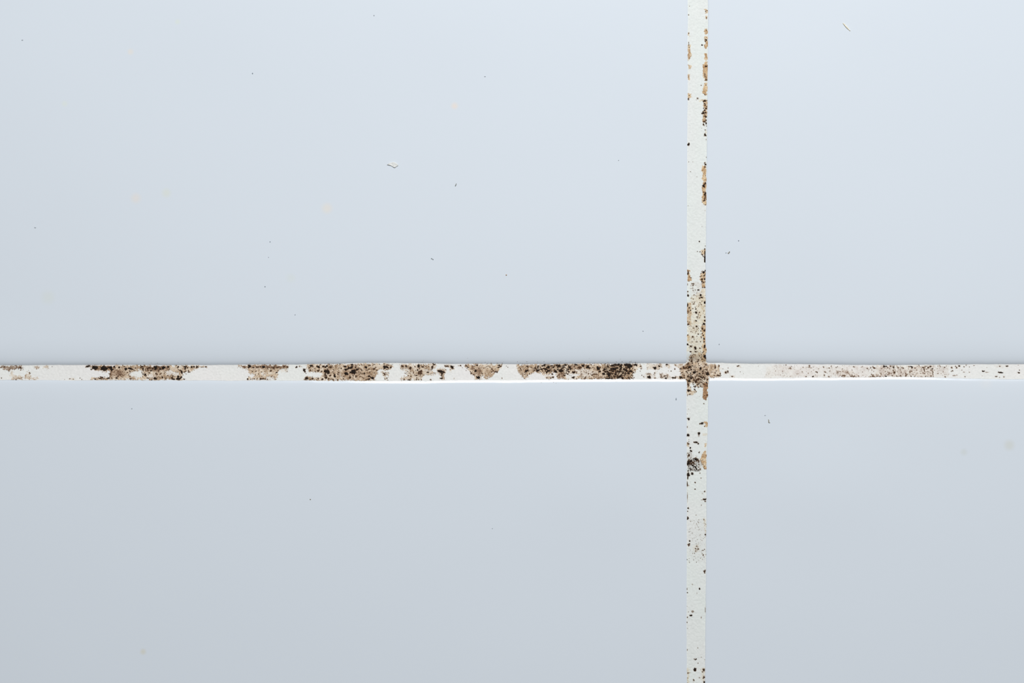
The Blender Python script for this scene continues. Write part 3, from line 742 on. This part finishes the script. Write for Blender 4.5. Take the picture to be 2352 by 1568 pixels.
def in_poly(x, y, P):
    r = np.zeros(x.shape, bool)
    x0, y0 = P[-1]
    for (x1, y1) in P:
        if y0 != y1:
            c = ((y1 > y) != (y0 > y)) & (x < (x0 - x1) * (y - y1) / (y0 - y1) + x1)
            r ^= c
        x0, y0 = x1, y1
    return r


def auto_specks():
    """fine dark specks inside the mould films"""
    out = []
    for (P, st, tone, den, pk) in FILMS:
        if den <= 0: continue
        lo, hi = P.min(0), P.max(0)
        n = int((hi[0] - lo[0]) * (hi[1] - lo[1]) * .03 * den)
        x = rng.uniform(lo[0], hi[0], n)
        y = rng.uniform(lo[1], hi[1], n)
        keep = in_poly(x, y, P)
        x = x + rng.normal(0, 1.6, n)
        y = y + rng.normal(0, 1.2, n)
        for (Q, hs) in HOLES:
            keep &= ~(in_poly(x, y, Q) & (rng.random(n) < hs))
        for a, b in zip(x[keep], y[keep]):
            r = .5 + rng.gamma(1.5, .26)
            out.append((a, b, min(r, 1.9), min(r * rng.uniform(.6, 1.2), 1.8), rng.uniform(.3, .6 if tone == 'p' else .85)))
    return out


# in the crossing the dots are small and brown rather than black
SPOTS = [(x, y, rx * .82, ry * .82, d * .78) if (1556 < x < 1645 and 822 < y < 892 and rx < 3.0) else (x, y, rx, ry, d) for (x, y, rx, ry, d) in SPOTS]
AUTO = auto_specks()


def stain_field(X, Y, base, box):
    """albedo (linear rgb), film amount and patch index at the points X, Y"""
    sh = X.shape
    cxn = X + (vnoise(X, Y, 6, 11) - .5) * 5
    cyn = Y + (vnoise(X, Y, 6, 13) - .5) * 4
    wxn = cxn + (vnoise(X, Y, 1.5, 12) - .5) * 6.5 + (vnoise(X, Y, 3.1, 24) - .5) * 4
    wyn = cyn + (vnoise(X, Y, 1.5, 14) - .5) * 6 + (vnoise(X, Y, 3.1, 25) - .5) * 3
    g1 = vnoise(X, Y, 1.45, 15)
    mot = .55 * vnoise(X, Y, 1.7, 26) + .45 * vnoise(X, Y, 3.6, 27)
    BR, BK = np.array([92., 63., 42.]), np.array([19., 14., 10.])
    g2 = vnoise(X, Y, 5.5, 16)
    g3 = vnoise(X, Y, 14, 17)
    col = np.empty(sh + (3,))
    col[:] = base
    tint = (vnoise(X, Y, 55, 18) - .5)[..., None] * np.array([2.2, -1.6, 0.0]) + (vnoise(X, Y, 3, 19) - .5)[..., None] * 7
    col = col + tint
    film = np.zeros(sh)
    pid = np.full(sh, -1)
    keys = list(PATCH_LABELS)
    hole = np.zeros(sh)
    bx0, bx1, by0, by1 = box

    def near(P, m=6):
        lo, hi = P.min(0) - m, P.max(0) + m
        return not (hi[0] < bx0 or lo[0] > bx1 or hi[1] < by0 or lo[1] > by1)

    for (P, st) in HOLES:
        if near(P):
            hole = np.maximum(hole, st * in_poly(wxn, wyn, P))
    for (P, st, tone, den, pk) in FILMS:
        if not near(P): continue
        jit = .4 if tone in 'vo' else 1.0
        m = in_poly(cxn + jit * (wxn - cxn), cyn + jit * (wyn - cyn), P) * 1.0
        mc = in_poly(cxn, cyn, P)
        if tone == 'k':                       # dense black mottling
            z = sstep(.56 - .16 * st, .63 - .16 * st, .5 * vnoise(X, Y, 1.35, 29) + .5 * mot) * m * (1 - hole)
            col = col * (1 - z[..., None] * .9) + (BK + (BR - BK) * .35 * g2[..., None]) * z[..., None] * .9
            continue
        grain = np.clip(.02 + 1.15 * g1 + .7 * (g2 - .5) + .6 * (g3 - .5), 0, 1.15)
        a = np.clip(st * (1 - hole) * m * ((.7 if tone in 'vo' else .58) + .7 * grain), 0, .97)
        c0, c1 = (np.array(t, float) for t in TONES[tone])
        k = np.clip(.27 + .75 * (vnoise(X, Y, 1.5, 28) - .45) + .55 * (g2 - .45) + .5 * (g3 - .5), 0, 1)[..., None]
        fc = c0 * (1 - k) + c1 * k
        col = col * (1 - a[..., None]) + fc * a[..., None]
        if den > 0:
            thr = .5 + .125 * np.interp(den, [.05, .3, .6, 1.0, 2.2], [1.9, 1.5, 1.25, 1.0, .4])
            z = sstep(thr, thr + .09, mot) * m * (1 - hole) * (.5 if tone in 'pyg' else .85)
            zz = (z * z * .55)[..., None]
            col = col * (1 - z[..., None]) + BR * z[..., None]
            col = col * (1 - zz) + BK * zz
        film = np.maximum(film, mc * st * (1 - hole) * (.75 + .5 * g2))
        if pk: pid[mc] = keys.index(pk)
    # spots, one local window each
    xs, ys = X[0], Y[:, 0]
    along_x = sh[1] > sh[0]
    wob1, wob2 = vnoise(X, Y, 2.9, 21) - .5, vnoise(X, Y, 1.4, 22) - .5
    for (x, y, rx, ry, d) in SPOTS + AUTO:
        if 1770 < x < 2160 and d < .95: rx, ry, d = rx * .85, ry * .85, d * .82
        R = max(rx, ry) * 1.9 + 2
        if x < bx0 - R or x > bx1 + R or y < by0 - R or y > by1 + R: continue
        if along_x:
            i0, i1 = np.searchsorted(xs, [x - R, x + R])
            sl = (slice(None), slice(i0, i1))
        else:
            j0, j1 = np.searchsorted(ys, [y - R, y + R])
            sl = (slice(j0, j1), slice(None))
        q = np.sqrt(((X[sl] - x) / max(rx, .7)) ** 2 + ((Y[sl] - y) / max(ry, .7)) ** 2)
        e = .62 if rx > 1.3 else .3
        q = q + (wob1[sl] * 1.7 + wob2[sl] * 1.2) * e
        a = sstep(1.15, .6, q) * d
        h = sstep(1.75, .9, q) * .22 * d
        cc = col[sl]
        cc = cc * (1 - h[..., None]) + BR * 1.35 * h[..., None]
        b = np.clip(a * 1.25, 0, 1)[..., None]
        cc = cc * (1 - b) + BR * b
        k = np.clip(a * a * 1.08, 0, 1)[..., None]
        col[sl] = cc * (1 - k) + BK * k
    return lin(np.clip(col, 0, 255)), film, pid


def grid_faces(ny, nx):
    idx = np.arange(nx * ny).reshape(ny, nx)
    return np.stack([idx[:-1, :-1], idx[1:, :-1], idx[1:, 1:], idx[:-1, 1:]], -1).reshape(-1, 4)


def relief(X, Y):
    return (vnoise(X, Y, 3.2, 31) - .5) * .35 + (vnoise(X, Y, 24, 32) - .5) * .5


joints = {}
spot_meshes = []
for v in range(10):
    r2 = np.random.default_rng(100 + v)
    n = 11
    co = [(0, -1, 0)]
    rad = .62 + .55 * r2.random(n)
    if v % 3 == 0: rad[r2.integers(0, n)] *= 1.3
    for ring, (f, h) in enumerate(((.55, -.85), (1.0, -.12))):
        for i in range(n):
            t = 2 * math.pi * (i + .3 * r2.random()) / n
            co.append((math.cos(t) * rad[i] * f, h * (.8 + .4 * r2.random()), math.sin(t) * rad[i] * f))
    fs = [[0, 1 + i, 1 + (i + 1) % n] for i in range(n)]
    fs += [[1 + i, 1 + n + i, 1 + n + (i + 1) % n, 1 + (i + 1) % n] for i in range(n)]
    spot_meshes.append(mesh_np('mould_spot', co, fs, M_BLACK))


def build_joint(key, X, Y, depth, base, label):
    box = (X.min(), X.max(), Y.min(), Y.max())
    colr, film, pid = stain_field(X, Y, np.array(base, float), box)
    D = depth + relief(X, Y)
    ny, nx = X.shape
    co = np.stack([wx(X), D * PX, wz(Y)], -1).reshape(-1, 3)
    f = grid_faces(ny, nx)
    # closed body behind the visible face
    idx = np.arange(nx * ny).reshape(ny, nx)
    rim = np.concatenate([idx[0, :], idx[1:, -1], idx[-1, -2::-1], idx[-2:0:-1, 0]])
    low = co[rim].copy()
    low[:, 1] = 0.0085
    i0 = len(co) + np.arange(len(rim))
    i1 = i0 + len(rim)
    side = np.stack([i0, np.roll(i0, -1), np.roll(i1, -1), i1], -1)
    rc = colr.reshape(-1, 3)[rim]
    allc = np.concatenate([colr.reshape(-1, 3), rc, rc], 0)
    me = mesh_np('grout_joint', np.concatenate([co, co[rim], low], 0), np.concatenate([f, side], 0), M_GROUT, allc)
    j = put(bpy.data.objects.new('grout_joint', me), wall, label=label)
    joints[key] = j
    # raised films of mould
    keys = list(PATCH_LABELS)
    flat_film, flat_pid = film.ravel(), pid.ravel()
    for k, (jk, lab) in PATCH_LABELS.items():
        if jk != key: continue
        ok = (flat_pid == keys.index(k)) & (flat_film > (.2 if lab.startswith(('faint', 'pale', 'soot')) else .42))
        fm = ok[f].sum(1) >= 3
        ff = f[fm]
        if len(ff) < 12: continue
        used, inv = np.unique(ff, return_inverse=True)
        inv = inv.reshape(ff.shape)
        pc = co[used].copy()
        nz = (vnoise(X, Y, 2.4, 41).ravel()[used] - .5) * .2
        pc[:, 1] -= (.16 + nz) * PX
        # skirt down to the grout
        e = np.concatenate([inv[:, [0, 1]], inv[:, [1, 2]], inv[:, [2, 3]], inv[:, [3, 0]]], 0)
        es = np.sort(e, 1)
        code = es[:, 0].astype(np.int64) * len(used) + es[:, 1]
        u, cnt = np.unique(code, return_counts=True)
        be = e[np.isin(code, u[cnt == 1])]
        pc2 = pc.copy()
        pc2[:, 1] += .5 * PX
        sk = np.stack([be[:, 1], be[:, 0], be[:, 0] + len(used), be[:, 1] + len(used)], -1)
        cc = colr.reshape(-1, 3)[used]
        pm = mesh_np('mould_patch', np.concatenate([pc, pc2], 0), np.concatenate([inv, sk], 0), M_FILM, np.concatenate([cc, cc], 0))
        put(bpy.data.objects.new('mould_patch', pm), j, label=lab)
    # black growths, each a small mound of its own
    cand = []
    rest = []
    for (x, y, rx, ry, d) in SPOTS:
        if x < 0 - 4 or x > 2356 or y < -4 or y > 1572: continue
        inh = top_h(x) - .5 <= y <= bot_h(x) + .5
        where = 'h' if inh else ('v' if y < top_h(x) else 'l')
        if where != key: continue
        if where != 'h' and not (left_v(y) - 1 <= x <= right_v(y) + 1): continue
        if d >= .85 and rx + ry > 3.4: cand.append((rx * ry, x, y, rx, ry, d))
        elif d >= .7: rest.append((x, y, rx, ry))
    cand.sort(reverse=True)

    def dep_at(x, y):
        if key == 'h':
            c_ = int(np.clip(np.searchsorted(X[0], x), 0, nx - 1)); r_ = int(np.argmin(np.abs(Y[:, c_] - y)))
        else:
            r_ = int(np.clip(np.searchsorted(Y[:, 0], y), 0, ny - 1)); c_ = int(np.argmin(np.abs(X[r_] - x)))
        return D[r_, c_]
    for (_, x, y, rx, ry, d) in cand[:290]:
        o = bpy.data.objects.new('mould_spot', spot_meshes[int(rng.integers(0, 10))])
        h = min(.9, .25 + .18 * min(rx, ry))
        o.location = (wx(x), (dep_at(x, y) - .25) * PX, wz(y))
        o.scale = (rx * .86 * PX, h * PX * 1.3, ry * .86 * PX)
        put(o, j)
    # specks too small to pick apart singly
    rest += [(x, y, rx, ry) for (_, x, y, rx, ry, d) in cand[290:]]
    sc, sf = [], []
    for (x, y, rx, ry) in rest:
        dd = dep_at(x, y)
        n0 = len(sc)
        a0 = rng.uniform(0, 1.2)
        sc.append((wx(x), (dd - .75) * PX, wz(y)))
        for i in range(6):
            t = a0 + i * math.pi / 3
            w = rng.uniform(.55, .85)
            sc.append((wx(x + math.cos(t) * rx * w), (dd + .1) * PX, wz(y + math.sin(t) * ry * w)))
        sf += [[n0, n0 + 1 + (i + 1) % 6, n0 + 1 + i] for i in range(6)]
    if sc:
        put(bpy.data.objects.new('mould_specks', mesh_np('mould_specks', sc, sf, M_SPECK)), j, kind='stuff')


STEP = 0.75                      # grid step of the joint surfaces, px


def axis_ticks(lo, hi, far0, far1):
    a = np.arange(lo, hi + .1, STEP)
    l = lo - np.geomspace(3, lo - far0, 40)[::-1] if far0 is not None else []
    r = hi + np.geomspace(3, far1 - hi, 40) if far1 is not None else []
    return np.concatenate([l, a, r])


# horizontal joint, running through the crossing
xs = axis_ticks(-12, 2364, 1578 - TW, 1623 + TW)
v = np.linspace(0, 1, 54)
X = np.repeat(xs[None, :], len(v), 0)
nearx = np.exp(-(np.maximum(np.abs(xs - 1601) - 26, 0) / 5.0) ** 2)        # around the crossing
t_, b_ = top_h(xs) - 1.2 - 1.6 * nearx, bot_h(xs) + 1.2 + 1.6 * nearx
Y = t_[None, :] * (1 - v[:, None]) + b_[None, :] * v[:, None]
dip = np.interp(v, [0, .06, .2, .8, .94, 1], [-.5, .0, .15, .15, 0, -.2])
build_joint('h', X, Y, DEP_T + (DEP_B - DEP_T) * v[:, None] + dip[:, None] * (1 - nearx)[None, :] + 0 * X, (218, 218, 215.5), 'white horizontal grout joint with brown and black mould patches')

for key, y0, y1, lab in (('v', None, 0, 'white vertical grout joint above the crossing, tan streaks along its rims'),
                         ('l', 0, None, 'white vertical grout joint below the crossing, with scattered black mould dots')):
    if key == 'v':
        ys = axis_ticks(-12, 834, 836 - TH, None)
        ys = ys[ys <= 831]
    else:
        ys = axis_ticks(872.5, 1580, None, 870 + TH)
    u = np.linspace(0, 1, 68)
    lx, rx_ = left_v(ys) - 2.0, right_v(ys) + 2.0
    X = lx[:, None] * (1 - u[None, :]) + rx_[:, None] * u[None, :]
    Y = np.repeat(ys[:, None], len(u), 1)
    dist = np.where(ys < 853, 834 - ys, ys - 871)
    dmeet = DEP_T if key == 'v' else DEP_B
    dep = DEP_V + (dmeet - DEP_V) * np.exp(-(np.maximum(dist, 0) / 16.0) ** 2)
    lip = np.interp(u, [0, .05, .15, .85, .95, 1], [.2, 0, 0, 0, 0, -.2])
    # the last rows meet the horizontal joint under the tile corners
    if key == 'v': Y[-1, :] = top_h(X[-1]) - 2.75
    else: Y[0, :] = bot_h(X[0]) + 2.75
    build_joint(key, X, Y, dep[:, None] + lip[None, :], (217, 221, 218.5), lab)

# mould specks on the glaze: one joined part on each tile that has them
for tl in ('ul', 'll'):
    sc, sf = [], []
    for (t, x, y, r) in GLAZE:
        if t != tl: continue
        b = (top_h(x) - y) if tl == 'ul' else (y - bot_h(x))
        dd = float((F_HB if tl == 'ul' else F_HT)(max(b, 0)))
        n0 = len(sc)
        sc.append((wx(x), (dd - .5) * PX, wz(y)))
        for i in range(6):
            t2 = i * math.pi / 3
            w = rng.uniform(.6, 1.0) * r
            sc.append((wx(x + math.cos(t2) * w), (dd + .25) * PX, wz(y + math.sin(t2) * w)))
        sf += [[n0, n0 + 1 + (i + 1) % 6, n0 + 1 + i] for i in range(6)]
    put(bpy.data.objects.new('mould_specks', mesh_np('mould_specks', sc, sf, flat_material('grey_brown_speck', (96, 88, 78), (140, 132, 122)))),
        tiles[tl], kind='stuff')

# ------------------------------------------------------------------ loose bits lying on the tiles


def face_y(x, y):
    """depth of the glazed face (m) at photo px x, y"""
    A = min(abs(x - 1578), abs(x - 1624))
    B = min(abs(y - 836), abs(y - 870))
    fade = sstep(0, 140, A) * sstep(0, 140, B)
    return float(((F_HB if y < 850 else F_HT)(B) + waves(np.float64(x), np.float64(y)) * fade) * PX)


def crumb(name, x, y, rx, ry, mat, label, cat, group=None, h=.8, seed=0):
    r2 = np.random.default_rng(500 + seed)
    bm = bmesh.new()
    bmesh.ops.create_icosphere(bm, subdivisions=2, radius=1)
    for vv in bm.verts:
        k = 1 + (r2.random() - .5) * .35
        vv.co = Vector((vv.co.x * rx * k, vv.co.y * h * k, vv.co.z * ry * k)) * PX
    me = bpy.data.meshes.new(name)
    bm.to_mesh(me); bm.free()
    me.polygons.foreach_set('use_smooth', np.ones(len(me.polygons), bool))
    me.materials.append(mat)
    o = bpy.data.objects.new(name, me)
    o.location = (wx(x), face_y(x, y) - h * .7 * PX, wz(y))
    return put(o, None, label, cat, group)


def fibre(name, pts, r, mat, label, cat, beads=None):
    """a short tapering thread; pts in photo px"""
    P = np.array(pts, float)
    t = np.linspace(0, 1, len(P))
    tt = np.linspace(0, 1, 14)
    # smooth the polyline
    x = np.interp(tt, t, P[:, 0]); y = np.interp(tt, t, P[:, 1])
    for _ in range(2):
        x[1:-1] = (x[:-2] + 2 * x[1:-1] + x[2:]) / 4
        y[1:-1] = (y[:-2] + 2 * y[1:-1] + y[2:]) / 4
    org = (wx(P[0, 0]), face_y(P[0, 0], P[0, 1]), wz(P[0, 1]))
    co, fs = [], []
    for i in range(14):
        dx = np.gradient(x)[i]; dy = np.gradient(y)[i]
        L_ = math.hypot(dx, dy) + 1e-9
        nx_, ny_ = -dy / L_, dx / L_
        rr = r * (.45 + .55 * math.sin(math.pi * (i + .6) / 14.2))
        if beads: rr = r * beads[min(len(beads) - 1, int(i / 14 * len(beads)))]
        for k in range(6):
            a = k * math.pi / 3
            co.append((wx(x[i] + nx_ * rr * math.cos(a)) - org[0], (-rr * .9 + rr * math.sin(a)) * PX, wz(y[i] + ny_ * rr * math.cos(a)) - org[2]))
    for i in range(13):
        for k in range(6):
            fs.append([i * 6 + k, i * 6 + (k + 1) % 6, (i + 1) * 6 + (k + 1) % 6, (i + 1) * 6 + k])
    fs.append([5, 4, 3, 2, 1, 0])
    fs.append([13 * 6 + k for k in range(6)])
    o = bpy.data.objects.new(name, mesh_np(name, co, fs, mat))
    o.location = org
    return put(o, None, label, cat)


M_FLAKE = flat_material('chalky_paint', (206, 208, 206), (220, 222, 220), 1500, .7)
M_DARKF = flat_material('dark_lint', (112, 116, 110), (150, 152, 146))
M_GREYF = flat_material('grey_lint', (128, 136, 138), (170, 178, 180))
M_CREAM = flat_material('cream_lint', (226, 216, 190), (238, 232, 214))
M_BRCR = flat_material('brown_crumb', (120, 116, 100), (160, 154, 138))
M_ORCR = flat_material('orange_brown_crumb', (148, 116, 92), (176, 146, 120))
M_GRCR = flat_material('grey_crumb', (160, 166, 172), (186, 192, 200))
M_DKCR = flat_material('slate_crumb', (128, 136, 146), (160, 168, 178))

# the paint flake: a thin curled chip with a rippled rim
fl = [(889, 378), (894, 374.5), (900, 372.5), (906, 372), (910, 374), (914, 377.5), (914.5, 380), (911, 382.5), (907, 385), (903.5, 384),
      (900, 381.5), (896, 379.5)]
cx0, cy0 = 903.0, 378.0
n = len(fl)
co, fs = [], []
ff = face_y(cx0, cy0) / PX
for k, (s_, h_) in enumerate(((1.0, .1), (1.0, -1.5), (.82, -2.4), (.6, -1.5), (.3, -1.8))):
    for i, (x, y) in enumerate(fl):
        hh = h_ * (1 + .35 * math.sin(2.3 * i + k))
        co.append((wx(cx0 + (x - cx0) * s_) - wx(cx0), hh * PX, wz(cy0 + (y - cy0) * s_) - wz(cy0)))
for k in range(4):
    for i in range(n):
        fs.append([k * n + i, k * n + (i + 1) % n, (k + 1) * n + (i + 1) % n, (k + 1) * n + i])
fs.append([4 * n + i for i in range(n)])
fs.append([n - 1 - i for i in range(n)])
fo = bpy.data.objects.new('paint_flake', mesh_np('paint_flake', co, fs, M_FLAKE))
fo.location = (wx(cx0), ff * PX, wz(cy0))
put(fo, None, 'curled off-white paint flake stuck on the large upper tile', 'flake')

fibre('lint_fibre', [(1045.3, 427.5), (1047, 425), (1048, 421)], 1.0, M_DARKF, 'short dark curved fibre on the upper tile, right of the paint flake', 'fibre')
fibre('lint_fibre', [(990, 593), (991.5, 593.6), (994, 595), (995.5, 596)], 1.15, M_GREYF, 'tiny grey fibre with a knob at each end, below the paint flake',
      'fibre', beads=(.7, 1, .6, .6, 1, .8))
fibre('lint_fibre', [(1936, 53), (1940, 57), (1944, 62), (1948, 66), (1953, 71)], 1.5, M_CREAM, 'pale cream slanting fibre near the top of the upper right tile', 'fibre')
fibre('lint_fibre', [(1764.5, 963), (1766, 965), (1765.5, 969), (1766.5, 970.5), (1769, 970.5)], 1.0, M_BRCR,
      'brownish hooked fibre on the lower right tile', 'fibre')
crumb('dirt_speck', 1553, 916, 1.3, 2.6, M_DKCR, 'dark grey upright dash near the upper right corner of the lower left tile', 'speck', seed=1)
crumb('dirt_speck', 1163, 631.5, 1.5, 1.5, M_ORCR, 'tiny orange-brown dot alone in the lower middle of the upper left tile', 'speck', seed=2)
crumb('dirt_speck', 1673.4, 581.2, 1.9, 1.4, M_BRCR, 'largest crumb of the small brown cluster right of the vertical joint', 'speck', seed=3)
crumb('dirt_speck', 1675.4, 578.5, 1.3, 1.2, M_BRCR, 'brown crumb at the upper right of the small cluster beside the vertical joint', 'speck', seed=4)
crumb('dirt_speck', 1667.7, 580.3, 1.3, 1.1, M_GRCR, 'grey crumb at the left end of the small cluster beside the vertical joint', 'speck', seed=5)
crumb('dirt_speck', 1696.6, 552.5, 1.3, 1.3, M_DKCR, 'lone slate-grey dot just above the brown crumb cluster', 'speck', seed=6)
crumb('dirt_speck', 1757.4, 953.4, 1.7, .9, M_GRCR, 'flat grey speck just above the hooked fibre', 'speck', seed=7)
crumb('dirt_speck', 1652, 790, 1.2, 1.6, M_GRCR, 'grey speck in the lower left corner of the upper right tile', 'speck', seed=8)
crumb('dirt_speck', 51.5, 92, 2.0, 1.2, M_GRCR, 'grey speck in the upper left corner of the photograph', 'speck', seed=9)
crumb('dirt_speck', 580, 168.5, 1.4, 1.4, M_DKCR, 'dark dot high on the upper left tile', 'speck', seed=10)
crumb('dirt_speck', 1114, 175.5, 1.9, 1.1, M_GRCR, 'grey dash high in the middle of the upper left tile', 'speck', seed=11)
crumb('dirt_speck', 1477, 760, 1.5, 1.0, M_GRCR, 'grey speck above the black end of the horizontal joint', 'speck', seed=12)
crumb('dirt_speck', 620.5, 555, 1.2, 1.2, M_DKCR, 'uppermost of three dark pinpoints on the left half of the upper left tile', 'speck', 'pinpoint specks on the upper left tile', seed=13)
crumb('dirt_speck', 617, 590.5, 1.1, 1.0, M_GRCR, 'middle and palest of three pinpoints on the upper left tile', 'speck', 'pinpoint specks on the upper left tile', seed=14)
crumb('dirt_speck', 609, 658, 1.2, 1.2, M_DKCR, 'lowest of three dark pinpoints on the left half of the upper left tile', 'speck', 'pinpoint specks on the upper left tile', seed=15)
crumb('dirt_speck', 678, 722.5, 1.3, 1.0, M_GRCR, 'grey speck on the upper left tile, below the three pinpoints', 'speck', seed=16)
crumb('dirt_speck', 713, 1146.5, 1.5, 1.2, M_BRCR, 'brownish dot in the middle of the lower left tile', 'speck', seed=17)
crumb('dirt_speck', 303, 938, 1.2, 1.2, M_GRCR, 'grey speck on the lower left tile under its longest black-rimmed mould patch', 'speck', seed=18)
crumb('dirt_speck', 1131, 1213, 1.2, 1.0, M_GRCR, 'grey pinpoint on the lower left tile, right of the brownish dot', 'speck', seed=19)
crumb('dirt_speck', 1421, 368, 1.2, 1.0, M_GRCR, 'grey pinpoint on the upper left tile, level with the paint flake', 'speck', seed=20)
crumb('dirt_speck', 859, 35.5, 1.3, 1.3, M_GRCR, 'grey pinpoint at the top edge above the paint flake', 'speck', seed=21)
crumb('dirt_speck', 81, 522.5, 2.0, 1.2, M_GRCR, 'grey speck at the left side of the upper left tile', 'speck', seed=22)
